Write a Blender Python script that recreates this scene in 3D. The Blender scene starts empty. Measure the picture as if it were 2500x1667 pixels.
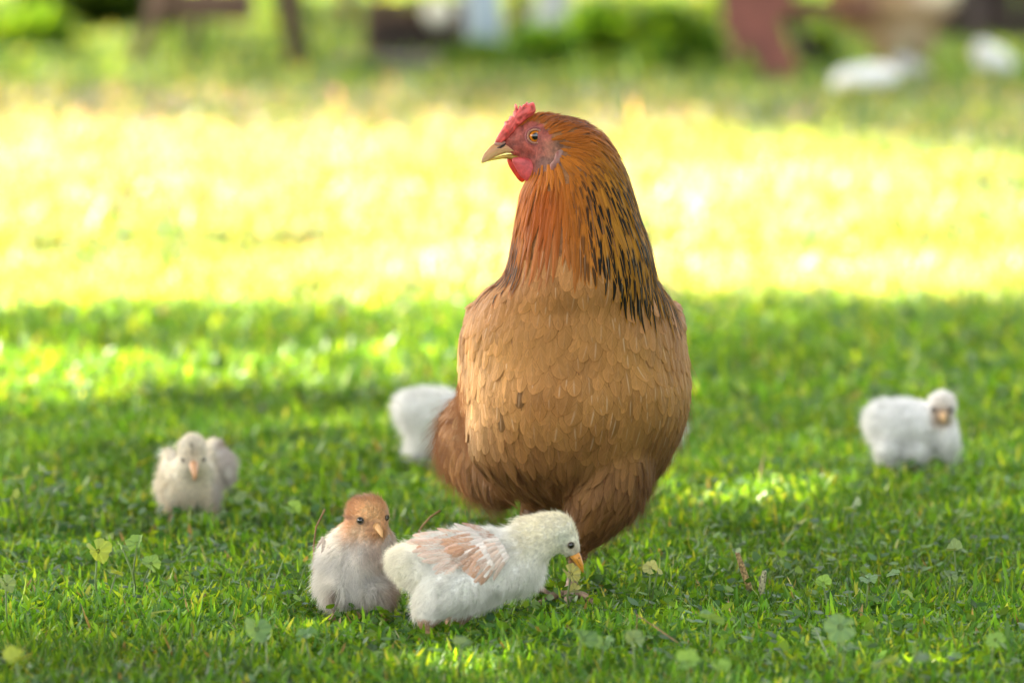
import bpy, bmesh, math, random
import numpy as np
from mathutils import Vector, Matrix
from mathutils.bvhtree import BVHTree

# ------------------------------------------------------------------ camera, sky, sun, exposure
SC = bpy.context.scene
COL = SC.collection
CAM_H, FPX, PITCH = 0.595, 13888.9, math.radians(4.46)
YH = 4.86                                     # distance of the hen
cam_d = bpy.data.cameras.new('camera'); cam = bpy.data.objects.new('camera', cam_d); COL.objects.link(cam)
cam.location = (0, 0, CAM_H); cam.rotation_euler = (math.pi/2 - PITCH, 0, 0)
cam_d.lens = 200; cam_d.sensor_width = 36; cam_d.clip_start = 0.1; cam_d.clip_end = 2000
cam_d.dof.use_dof = True; cam_d.dof.focus_distance = 4.765; cam_d.dof.aperture_fstop = 6.3
SC.camera = cam

SUN_EL, SUN_AZ = math.radians(40), math.radians(62)      # azimuth measured from +Y towards -X
SDIR = Vector((-math.sin(SUN_AZ)*math.cos(SUN_EL), math.cos(SUN_AZ)*math.cos(SUN_EL), math.sin(SUN_EL)))
wd = bpy.data.worlds.new('World'); SC.world = wd; wd.use_nodes = True
nt = wd.node_tree; bg = nt.nodes['Background']
sky = nt.nodes.new('ShaderNodeTexSky'); sky.sky_type = 'NISHITA'; sky.sun_disc = False
sky.sun_elevation = SUN_EL; sky.sun_rotation = -SUN_AZ; sky.dust_density = 3.0
hs = nt.nodes.new('ShaderNodeHueSaturation'); hs.inputs['Saturation'].default_value = 0.38
wm = nt.nodes.new('ShaderNodeMix'); wm.data_type = 'RGBA'; wm.blend_type = 'MULTIPLY'; wm.inputs[0].default_value = 1
wm.inputs[7].default_value = (1.0, 0.95, 0.90, 1)
nt.links.new(sky.outputs[0], hs.inputs['Color']); nt.links.new(hs.outputs[0], wm.inputs[6])
nt.links.new(wm.outputs[2], bg.inputs['Color']); bg.inputs['Strength'].default_value = 0.118
sl = bpy.data.lights.new('sun', 'SUN'); sl.energy = 5.0; sl.angle = math.radians(0.5); sl.color = (1.0, 0.88, 0.66)
so = bpy.data.objects.new('sun', sl); COL.objects.link(so)
so.rotation_euler = SDIR.to_track_quat('Z', 'Y').to_euler()
SC.view_settings.view_transform = 'Standard'; SC.view_settings.look = 'None'
SC.view_settings.exposure = 3.05; SC.view_settings.gamma = 1
SC.cycles.max_bounces = 8; SC.cycles.transparent_max_bounces = 8
try: SC.cycles.use_denoising = True
except Exception: pass

rng = np.random.default_rng(7); random.seed(7)

# ------------------------------------------------------------------ helpers
ct, st = math.cos(PITCH), math.sin(PITCH)
def P(px, py, Y):
    """point at distance Y that the photograph (2500 px wide) shows at px, py"""
    a = (px-1250)/FPX; b = (py-833.5)/FPX
    dy = ct - b*st; dz = -st - b*ct
    k = Y/dy
    return Vector((a*k, Y, CAM_H + dz*k))
def YG(py, h=0.0):
    b = (py-833.5)/FPX
    return (CAM_H-h)/(st + b*ct)*(ct - b*st)
def G(px, py, h=0.0): return P(px, py, YG(py, h))
def proj(V):
    """inverse of P for an (n,3) array"""
    x, y, z = V[:, 0], V[:, 1], V[:, 2]-CAM_H
    f = y*ct - z*st; u = y*st + z*ct
    return 1250 + x/f*FPX, 833.5 - u/f*FPX
def ppm(Y): return FPX/Y
def sst(a, b, x):
    t = np.clip((np.asarray(x, float)-a)/(b-a), 0, 1); return t*t*(3-2*t)
def _h(ix, iy, iz, seed):
    n = (ix.astype(np.int64)*374761393 + iy.astype(np.int64)*668265263 + iz.astype(np.int64)*2147483647 + seed*974634777) & 0xffffffff
    n = ((n ^ (n >> 13))*1274126177) & 0xffffffff
    n = n ^ (n >> 16)
    return (n & 0xffff)/65535.0
def vn(V, s, seed=0):
    """value noise 0..1 of (n,3) points at frequency s"""
    Q = np.asarray(V, float)*s; I = np.floor(Q).astype(np.int64); F = Q-I; F = F*F*(3-2*F); r = 0
    for dx in (0, 1):
        for dy in (0, 1):
            for dz in (0, 1):
                w = (F[:, 0] if dx else 1-F[:, 0])*(F[:, 1] if dy else 1-F[:, 1])*(F[:, 2] if dz else 1-F[:, 2])
                r = r + w*_h(I[:, 0]+dx, I[:, 1]+dy, I[:, 2]+dz, seed)
    return r
def nrm(v): return v/np.maximum(np.linalg.norm(v, axis=-1, keepdims=True), 1e-9)

def tag(o, label=None, cat=None, group=None, kind=None):
    for k, v in (('label', label), ('category', cat), ('group', group), ('kind', kind)):
        if v: o[k] = v
    return o
def empty(name, loc=(0, 0, 0)):
    o = bpy.data.objects.new(name, None); o.location = loc; o.empty_display_size = 0.02; COL.objects.link(o); return o
def attach(o, parent):
    if parent is not None:
        o.parent = parent; o.matrix_parent_inverse = Matrix.Translation(parent_world(parent)).inverted()
    return o
def parent_world(p):
    v = Vector(p.location)
    if p.parent: v = v + parent_world(p.parent) + p.matrix_parent_inverse.translation
    return v
def link(me, name, mat=None, parent=None, smooth=True):
    o = bpy.data.objects.new(name, me); COL.objects.link(o)
    if mat is not None:
        me.materials.clear(); me.materials.append(mat)
    if smooth: me.polygons.foreach_set('use_smooth', np.ones(len(me.polygons), bool))
    attach(o, parent); return o
def mesh_np(name, V, faces, cols=None, uv=None, prm=None):
    """faces: list of (m,k) index arrays"""
    me = bpy.data.meshes.new(name); V = np.asarray(V, np.float32)
    me.vertices.add(len(V)); me.vertices.foreach_set('co', V.ravel())
    faces = [np.asarray(f, np.int32) for f in faces if len(f)]
    idx = np.concatenate([f.ravel() for f in faces]); tot = np.concatenate([np.full(len(f), f.shape[1]) for f in faces])
    start = np.concatenate([[0], np.cumsum(tot)[:-1]]).astype(np.int32)
    me.loops.add(len(idx)); me.loops.foreach_set('vertex_index', idx)
    me.polygons.add(len(tot)); me.polygons.foreach_set('loop_start', start)
    if uv is not None:
        l = me.uv_layers.new(name='UVMap'); l.data.foreach_set('uv', np.asarray(uv, np.float32)[idx].ravel())
    for nm, c in (('col', cols), ('prm', prm)):
        if c is not None:
            c = np.asarray(c, np.float32)
            if c.shape[1] == 3: c = np.concatenate([c, np.ones((len(c), 1), np.float32)], 1)
            a = me.attributes.new(nm, 'FLOAT_COLOR', 'POINT'); a.data.foreach_set('color', c.ravel())
    me.update(calc_edges=True)
    return me
class MB:
    """collects primitives and builds ONE mesh object"""
    def __init__(s): s.v = []; s.f = []; s.c = []; s.n = 0
    def add(s, V, F, c=None):
        V = np.asarray(V, float); s.v.append(V)
        for f in F: s.f.append(np.asarray(f)+s.n)
        s.c.append(np.tile(c if c is not None else (.5, .5, .5), (len(V), 1)) if (c is None or np.ndim(c) == 1) else c)
        s.n += len(V); return s
    def tube(s, pts, rad, k=10, c=None, flat=1.0):
        pts = [Vector(p) for p in pts]; n = len(pts); rad = [rad]*n if np.isscalar(rad) else rad
        V = []; up = Vector((0, 0, 1)); F = []
        for i, p in enumerate(pts):
            d = (pts[min(i+1, n-1)]-pts[max(i-1, 0)]).normalized()
            if abs(d.dot(up)) > .95: up = Vector((0, 1, 0)) if abs(d.y) < .9 else Vector((1, 0, 0))
            a = d.cross(up).normalized(); b = a.cross(d).normalized(); up = b
            for j in range(k):
                t = 2*math.pi*j/k; V.append(p + a*rad[i]*math.cos(t) + b*rad[i]*flat*math.sin(t))
        Q = [(i*k+j, i*k+(j+1) % k, (i+1)*k+(j+1) % k, (i+1)*k+j) for i in range(n-1) for j in range(k)]
        V.append(pts[0]); V.append(pts[-1]); m = n*k
        T = [(m, (j+1) % k, j) for j in range(k)] + [(m+1, (n-1)*k+j, (n-1)*k+(j+1) % k) for j in range(k)]
        return s.add([tuple(v) for v in V], [Q, T], c)
    def box(s, c0, size, rot=None, c=None, bevel=0.0):
        bm = bmesh.new(); bmesh.ops.create_cube(bm, size=1)
        for v in bm.verts: v.co = Vector((v.co.x*size[0], v.co.y*size[1], v.co.z*size[2]))
        if bevel: bmesh.ops.bevel(bm, geom=bm.edges[:], offset=bevel, segments=2, affect='EDGES', profile=.5)
        R = rot.to_matrix() if rot is not None else Matrix.Identity(3)
        bm.verts.index_update(); V = [tuple(R @ v.co + Vector(c0)) for v in bm.verts]
        Q = [[v.index for v in f.verts] for f in bm.faces]
        by = {}
        for q in Q: by.setdefault(len(q), []).append(q)
        bm.free(); return s.add(V, list(by.values()), c)
    def ell(s, c0, r, c=None, k=3):
        V, F = ICO[k]; return s.add(V*np.asarray(r)+np.asarray(c0), [F], c)
    def build(s, name, mat, parent=None, smooth=True):
        me = mesh_np(name, np.concatenate(s.v), _grp(s.f), cols=np.concatenate(s.c))
        return link(me, name, mat, parent, smooth)
def _grp(fs):
    by = {}
    for f in fs:
        if len(f): by.setdefault(f.shape[1], []).append(f)
    return [np.concatenate(v) for v in by.values()]
ICO = {}
for _k in (2, 3, 4):
    bm = bmesh.new(); bmesh.ops.create_icosphere(bm, subdivisions=_k, radius=1); bm.verts.index_update()
    ICO[_k] = (np.array([v.co[:] for v in bm.verts]), np.array([[v.index for v in f.verts] for f in bm.faces])); bm.free()

def remesh_body(mb, voxel, smooth_it):
    """melt the collected primitives into one continuous skin"""
    me = mesh_np('tmp', np.concatenate(mb.v), _grp(mb.f)); o = bpy.data.objects.new('tmp', me); COL.objects.link(o)
    m = o.modifiers.new('r', 'REMESH'); m.mode = 'VOXEL'; m.voxel_size = voxel
    m = o.modifiers.new('s', 'SMOOTH'); m.factor = .5; m.iterations = smooth_it
    dg = bpy.context.evaluated_depsgraph_get(); dg.update()
    out = bpy.data.meshes.new_from_object(o.evaluated_get(dg)); bpy.data.objects.remove(o)
    n = len(out.vertices); V = np.empty(n*3, np.float32); out.vertices.foreach_get('co', V)
    out.attributes.new('col', 'FLOAT_COLOR', 'POINT')
    return out, V.reshape(-1, 3)
def set_cols(me, c):
    c = np.asarray(c, np.float32)
    if c.shape[1] == 3: c = np.concatenate([c, np.ones((len(c), 1), np.float32)], 1)
    me.attributes['col'].data.foreach_set('color', c.ravel())
class Surf:
    def __init__(s, me):
        n = len(me.vertices); V = np.empty(n*3, np.float32); me.vertices.foreach_get('co', V); s.V = V.reshape(-1, 3).astype(float)
        me.calc_loop_triangles(); T = np.empty(len(me.loop_triangles)*3, np.int32); me.loop_triangles.foreach_get('vertices', T); s.T = T.reshape(-1, 3)
        s.bvh = BVHTree.FromPolygons([tuple(v) for v in s.V], [tuple(t) for t in s.T.tolist()])
        a, b, c = s.V[s.T[:, 0]], s.V[s.T[:, 1]], s.V[s.T[:, 2]]
        cr = np.cross(b-a, c-a); s.area = np.linalg.norm(cr, axis=1)/2
        N = np.zeros_like(s.V)
        for k in range(3): np.add.at(N, s.T[:, k], cr)
        s.N = nrm(N)
    def sample(s, n, r):
        t = r.choice(len(s.T), n, p=s.area/s.area.sum()); u, v = r.random(n), r.random(n); f = u+v > 1; u[f], v[f] = 1-u[f], 1-v[f]
        w = np.stack([1-u-v, u, v], 1); T = s.T[t]
        return (s.V[T]*w[..., None]).sum(1), nrm((s.N[T]*w[..., None]).sum(1))
    def hit(s, px, py):
        """the point of the skin seen at px, py"""
        o = Vector((0, 0, CAM_H)); d = (P(px, py, 5)-o).normalized(); h = s.bvh.ray_cast(o, d)
        return h[0], h[1]
def poisson(pts, rad):
    """keep points no closer than their radius"""
    keep = []; cell = float(np.max(rad)); grid = {}
    for i in range(len(pts)):
        p = pts[i]; k = (int(p[0]//cell), int(p[1]//cell), int(p[2]//cell)); r2 = rad[i]**2; ok = True
        for dx in (-1, 0, 1):
            for dy in (-1, 0, 1):
                for dz in (-1, 0, 1):
                    for q in grid.get((k[0]+dx, k[1]+dy, k[2]+dz), ()):
                        if (q[0]-p[0])**2+(q[1]-p[1])**2+(q[2]-p[2])**2 < r2: ok = False; break
                    if not ok: break
                if not ok: break
            if not ok: break
        if ok: grid.setdefault(k, []).append((p[0], p[1], p[2])); keep.append(i)
    return np.array(keep, int)

# ------------------------------------------------------------------ materials
class NT:
    def __init__(s, name):
        s.m = bpy.data.materials.new(name); s.m.use_nodes = True; s.t = s.m.node_tree; s.b = s.t.nodes['Principled BSDF']; s.out = s.t.nodes['Material Output']
    def n(s, typ, **kw):
        o = s.t.nodes.new(typ)
        for k, v in kw.items(): setattr(o, k, v)
        return o
    def put(s, sock, v):
        if isinstance(v, bpy.types.NodeSocket): s.t.links.new(v, sock)
        elif v is not None:
            if sock.type == 'RGBA' and len(v) == 3: v = (*v, 1)
            sock.default_value = v
    def math(s, op, a, b=None, c=None, clamp=False):
        o = s.n('ShaderNodeMath', operation=op, use_clamp=clamp)
        for i, v in enumerate((a, b, c)): s.put(o.inputs[i], v)
        return o.outputs[0]
    def ramp(s, x, a, b, lo=0.0, hi=1.0):
        o = s.n('ShaderNodeMapRange', interpolation_type='SMOOTHSTEP'); 
        for k, v in zip(('Value', 'From Min', 'From Max', 'To Min', 'To Max'), (x, a, b, lo, hi)): s.put(o.inputs[k], v)
        return o.outputs[0]
    def mix(s, f, a, b, mode='MIX'):
        o = s.n('ShaderNodeMix', data_type='RGBA', blend_type=mode); s.put(o.inputs[0], f); s.put(o.inputs[6], a); s.put(o.inputs[7], b); return o.outputs[2]
    def attr(s, name): return s.n('ShaderNodeAttribute', attribute_name=name)
    def noise(s, scale, detail=3, vec=None, rough=.5, out=0):
        o = s.n('ShaderNodeTexNoise'); o.inputs['Scale'].default_value = scale; o.inputs['Detail'].default_value = detail; o.inputs['Roughness'].default_value = rough
        if vec is not None: s.t.links.new(vec, o.inputs['Vector'])
        else: s.t.links.new(s.n('ShaderNodeTexCoord').outputs['Object'], o.inputs['Vector'])
        return o.outputs[out]
    def bump(s, h, strength, dist):
        o = s.n('ShaderNodeBump'); s.put(o.inputs['Height'], h); o.inputs['Strength'].default_value = strength; o.inputs['Distance'].default_value = dist
        s.t.links.new(o.outputs[0], s.b.inputs['Normal']); return o.outputs[0]
    def translucent(s, col, f, alpha=None):
        tr = s.n('ShaderNodeBsdfTranslucent'); s.put(tr.inputs['Color'], col); mx = s.n('ShaderNodeMixShader'); mx.inputs[0].default_value = f
        s.t.links.new(s.b.outputs[0], mx.inputs[1]); s.t.links.new(tr.outputs[0], mx.inputs[2]); s.t.links.new(mx.outputs[0], s.out.inputs[0])
        if alpha is not None:
            tp = s.n('ShaderNodeBsdfTransparent'); m2 = s.n('ShaderNodeMixShader'); s.put(m2.inputs[0], alpha); s.t.links.new(tp.outputs[0], m2.inputs[1]); s.t.links.new(mx.outputs[0], m2.inputs[2]); s.t.links.new(m2.outputs[0], s.out.inputs[0])
def simple(name, col, rough=.6, noise=0.25, nscale=30, bump=0.2, bd=.002, metal=0, sss=0):
    """colour with blotches of its own; col None = the mesh's own 'col' attribute"""
    m = NT(name); base = m.attr('col').outputs['Color'] if col is None else None
    nz = m.noise(nscale, 5, rough=.6); k = m.ramp(nz, .3, .7, 1-noise, 1+noise)
    g = m.n('ShaderNodeCombineColor'); [m.put(g.inputs[i], k) for i in range(3)]
    c = m.mix(1.0, base if base is not None else col, g.outputs[0], 'MULTIPLY'); m.put(m.b.inputs['Base Color'], c)
    m.b.inputs['Roughness'].default_value = rough; m.b.inputs['Metallic'].default_value = metal
    if sss: m.b.inputs['Subsurface Weight'].default_value = sss; m.b.inputs['Subsurface Radius'].default_value = (.01, .003, .002); m.b.inputs['Subsurface Scale'].default_value = .5
    if bump: m.bump(nz, bump, bd)
    return m.m
def leafmat(name, trans=.4, rough=.45, boost=(2.4, 1.8, .6)):
    m = NT(name); c = m.attr('col').outputs['Color']; m.put(m.b.inputs['Base Color'], c); m.b.inputs['Roughness'].default_value = rough
    m.b.inputs['Specular IOR Level'].default_value = .28
    m.translucent(m.mix(1.0, c, boost, 'MULTIPLY'), trans); return m.m
def feathermat(name):
    m = NT(name); uv = m.n('ShaderNodeUVMap').outputs[0]; sp = m.n('ShaderNodeSeparateXYZ'); m.t.links.new(uv, sp.inputs[0])
    u, v = sp.outputs[0], sp.outputs[1]; a = m.math('ABSOLUTE', m.math('MULTIPLY_ADD', u, 2.0, -1.0))
    pr = m.n('ShaderNodeSeparateColor'); m.t.links.new(m.attr('prm').outputs['Color'], pr.inputs[0]); blk, sh, rd = pr.outputs[0], pr.outputs[1], pr.outputs[2]
    cc = m.math('ADD', m.math('SUBTRACT', m.math('MULTIPLY', v, 34.0), m.math('MULTIPLY', a, 15.0)), m.math('MULTIPLY', rd, 90.0))
    cx = m.n('ShaderNodeCombineXYZ'); m.put(cx.inputs[0], cc); m.put(cx.inputs[1], m.math('MULTIPLY', u, 1.2)); m.put(cx.inputs[2], m.math('MULTIPLY', rd, 37.0))
    streak = m.noise(1.0, 3, cx.outputs[0], .7)
    fine = m.math('MULTIPLY_ADD', m.ramp(streak, .3, .7), .42, .78)
    col = m.attr('col').outputs['Color']; g = m.n('ShaderNodeCombineColor'); [m.put(g.inputs[i], fine) for i in range(3)]
    c = m.mix(1.0, col, g.outputs[0], 'MULTIPLY')
    edge = m.math('MULTIPLY', m.ramp(m.math('MAXIMUM', a, m.math('MULTIPLY_ADD', v, 1.6, -.72)), .55, .95), .22)
    c = m.mix(edge, c, m.mix(1.0, c, (1.75, 1.75, 1.8), 'MULTIPLY'))
    wob = m.math('MULTIPLY_ADD', streak, .5, -.25)
    bm_ = m.math('MULTIPLY', m.ramp(m.math('ADD', a, wob), .72, .54), m.math('MULTIPLY', m.ramp(v, .38, .52), m.ramp(v, .97, .88)))
    c = m.mix(m.math('MULTIPLY', bm_, blk, clamp=True), c, (.006, .005, .004))
    shaft = m.math('MULTIPLY', m.ramp(a, .15, .04), m.math('MULTIPLY', sh, m.math('MULTIPLY', m.ramp(v, 1.0, .8), m.ramp(v, .25, .5))))
    c = m.mix(m.math('MULTIPLY', shaft, .42, clamp=True), c, (.78, .58, .38))
    m.put(m.b.inputs['Base Color'], c); m.b.inputs['Roughness'].default_value = .6; m.b.inputs['Specular IOR Level'].default_value = .2
    m.b.inputs['Sheen Weight'].default_value = .02; m.b.inputs['Sheen Roughness'].default_value = .4
    h = m.math('ADD', streak, m.math('MULTIPLY', m.ramp(a, .16, .03), .6)); m.bump(h, .5, .0006)
    al = m.math('MULTIPLY', m.ramp(m.math('ADD', a, m.math('MULTIPLY', streak, .55)), 1.28, 1.05), m.ramp(m.math('ADD', v, m.math('MULTIPLY', streak, .10)), 1.07, 1.04))
    m.translucent(c, .12, al); return m.m
def hairmat(name, trans=.3):
    m = NT(name); c = m.attr('col').outputs['Color']; m.put(m.b.inputs['Base Color'], c); m.b.inputs['Roughness'].default_value = .5
    m.b.inputs['Specular IOR Level'].default_value = .3; m.translucent(c, trans); return m.m
M_FEATHER = feathermat('feather'); M_HAIR = hairmat('down'); M_SKIN = simple('bird_skin', None, .6, .28, 330, .9, .0015)
M_GRASS = leafmat('grass_leaf', .42, .45); M_WEED = leafmat('weed_leaf', .38, .5); M_TREELEAF = leafmat('tree_leaf', .22)

# ------------------------------------------------------------------ feathers and down
NU, NV = 7, 11
_u, _v = np.meshgrid(np.linspace(-1, 1, NU), np.sin(np.linspace(0, 1, NV)*math.pi/2)**.9); _u = _u.ravel(); _v = _v.ravel()
_q = np.array([(j*NU+i, j*NU+i+1, (j+1)*NU+i+1, (j+1)*NU+i) for j in range(NV-1) for i in range(NU-1)])
def wprof(v, tip):
    """half width along a feather; tip 0 = pointed hackle, 1 = round"""
    rnd = np.where(v < .55, .55+.45*np.sin(v/.55*math.pi/2), np.sqrt(np.clip(1-((v-.55)/.45)**2, .0, 1)))
    pnt = np.where(v < .35, .6+.4*np.sin(v/.35*math.pi/2), np.clip(1-((v-.35)/.65)**1.7, 0, 1))
    return rnd*tip + pnt*(1-tip) + .03
def feathers(name, surf, Pt, N, D, L, W, lift, tip, col, blk, shaft, mat, parent, r, curl=.25, base=.0006, follow=True, splay=.08, bendy=.10):
    n = len(Pt); D = nrm(D - (D*N).sum(1)[:, None]*N)
    D = nrm(D + r.normal(0, splay, (n, 3))); D = nrm(D - (D*N).sum(1)[:, None]*N); S = np.cross(D, N)
    bend = r.normal(0, bendy, n)
    u, v = _u[None, :], _v[None, :]; wp = wprof(_v[None, :]*np.ones((n, 1)), np.asarray(tip)[:, None])
    off = W[:, None]*wp*u/1 + (bend*L)[:, None]*(v**2)
    X = Pt[:, None, :] + D[:, None, :]*(L[:, None]*(v - .25))[..., None] + S[:, None, :]*off[..., None]
    hgt = base + (lift[:, None])*(v**1.3) - (W*curl)[:, None]*(u**2)*wp + r.normal(0, .00022, n)[:, None]
    if follow:
        X = X.reshape(-1, 3); hh = hgt.ravel(); out = np.empty_like(X); fn = surf.bvh.find_nearest
        for i in range(len(X)):
            q, nn, _, _ = fn(X[i]); out[i] = (q.x+nn.x*hh[i], q.y+nn.y*hh[i], q.z+nn.z*hh[i])
        X = out
    else: X = (X + N[:, None, :]*hgt[..., None]).reshape(-1, 3)
    F = (_q[None] + (np.arange(n)*NU*NV)[:, None, None]).reshape(-1, 4)
    k = NU*NV; uv = np.stack([np.tile((_u+1)/2, n), np.tile(_v, n)], 1)
    prm = np.repeat(np.stack([blk, shaft, r.random(n)], 1), k, 0)
    me = mesh_np(name, X, [F], cols=np.repeat(col, k, 0), uv=uv, prm=prm)
    return link(me, name, mat, parent)
def down(name, Pt, N, F, L, col, rad, parent, r, stand=.55, seed=0, mat=None, clump=90, cl=.5, pts=5):
    """fluff: thin strands that start on the skin and follow the direction F"""
    n = len(Pt); F = nrm(F - (F*N).sum(1)[:, None]*N)
    jit = np.stack([vn(Pt, clump, seed+i) for i in range(3)], 1)*2-1; jit2 = np.stack([vn(Pt, clump*3.2, seed+9+i) for i in range(3)], 1)*2-1
    clv = np.asarray(cl).reshape(-1, 1)
    D = nrm(N*stand + F*(1-stand) + jit*clv*.8 + jit2*clv*.6 + r.normal(0, .16, (n, 3)))
    t = np.linspace(0, 1, pts); X = np.empty((n, pts, 3)); c2 = r.normal(0, .12, (n, 3)) + F*.25 + np.array([0, 0, -.12])
    X = (Pt - N*.0008)[:, None, :] + L[:, None, None]*(D[:, None, :]*t[None, :, None] + c2[:, None, :]*(t**2)[None, :, None])
    cu = bpy.data.hair_curves.new(name); cu.add_curves([pts]*n)
    cu.points.foreach_set('position', X.astype(np.float32).ravel())
    R = rad*(1-.8*t); cu.points.foreach_set('radius', np.tile(R, n).astype(np.float32))
    a = cu.attributes.new('col', 'FLOAT_COLOR', 'CURVE'); c4 = np.concatenate([np.clip(col, 0, 1), np.ones((n, 1))], 1).astype(np.float32); a.data.foreach_set('color', c4.ravel())
    o = bpy.data.objects.new(name, cu); COL.objects.link(o); cu.materials.append(mat or M_HAIR); attach(o, parent); return o
# ------------------------------------------------------------------ ground and grass
GZ = -.010                                    # soil level; z = 0 is the top of the trodden mat
def ground():
    m = NT('soil_and_moss'); n1 = m.noise(1.2, 6, rough=.65); n2 = m.noise(45, 5)
    c = m.mix(m.ramp(n1, .35, .65), (.022, .045, .008), (.038, .062, .012)); c = m.mix(m.ramp(n2, .5, .72), c, (.040, .034, .016))
    m.put(m.b.inputs['Base Color'], c); m.b.inputs['Roughness'].default_value = .95; m.bump(n2, .8, .01)
    xs = np.concatenate([-np.geomspace(300, .5, 30), np.linspace(-.45, .45, 10), np.geomspace(.5, 300, 30)])
    ys = np.concatenate([np.linspace(-40, 3, 8), np.linspace(3.2, 12, 50), np.geomspace(12.3, 600, 40)])
    X, Y = np.meshgrid(xs, ys); V = np.stack([X.ravel(), Y.ravel(), np.full(X.size, GZ)], 1)
    nx = len(xs); Q = [(j*nx+i, j*nx+i+1, (j+1)*nx+i+1, (j+1)*nx+i) for j in range(len(ys)-1) for i in range(nx-1)]
    o = link(mesh_np('ground', V, [Q]), 'ground', m.m); tag(o, 'green lawn soil under the grass', 'ground', kind='structure')
ground()

PAL = np.array([(.050, .130, .010), (.028, .085, .010), (.080, .170, .012), (.048, .115, .036), (.120, .190, .016), (.15, .19, .035), (.14, .11, .05)])
def leaves(n, x, y, z, L, W, dirs, r, tone, only=7):
    """n small folded leaves: 6 points and 3 faces each"""
    D = nrm(dirs); up = np.array([0, 0, 1.]); S = nrm(np.cross(D, up + r.normal(0, .45, (n, 3)))); N = np.cross(S, D)
    b = np.stack([x, y, z], 1); L = L[:, None]; W = W[:, None]; bend = r.normal(.05, .18, n)[:, None]
    p = lambda t, s: b + D*L*t + N*L*bend*(-t*t) + S*W*s*.5
    V = np.stack([p(0, 0), p(.32, -.9), p(.32, .9), p(.68, -.75), p(.68, .75), p(1, 0)], 1).reshape(-1, 3)
    o = (np.arange(n)*6)[:, None]; T = np.concatenate([o+np.array([[0, 2, 1]]), o+np.array([[3, 4, 5]])]); Q = o+np.array([[1, 2, 4, 3]])
    pr = np.array([.30, .24, .20, .12, .10, .03, .010])[:only]; k = r.choice(only, n, p=pr/pr.sum()); c = PAL[k]*(r.normal(1, .16, n).clip(.55, 1.5)*tone)[:, None]
    return V, Q, T, np.repeat(c, 6, 0)
FEET = [G(a, b) for a, b in ((1038, 1545), (1104, 1545), (935, 1500), (815, 1490), (870, 1490), (416, 1256), (470, 1256), (520, 1256), (2165, 1155), (2240, 1158), (2320, 1140), (1287, 1430), (1392, 1440), (1020, 1150), (1200, 1500), (1290, 1490))]
def trod(x, y):
    # grass pressed down where the birds stand and just in front of them
    f = np.ones(len(x))
    for p in FEET: f = np.minimum(f, .38+.62*sst(.55, 1.15, np.hypot((x-p.x)/.052, (y-p.y+.045)/.085)))
    return f
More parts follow.
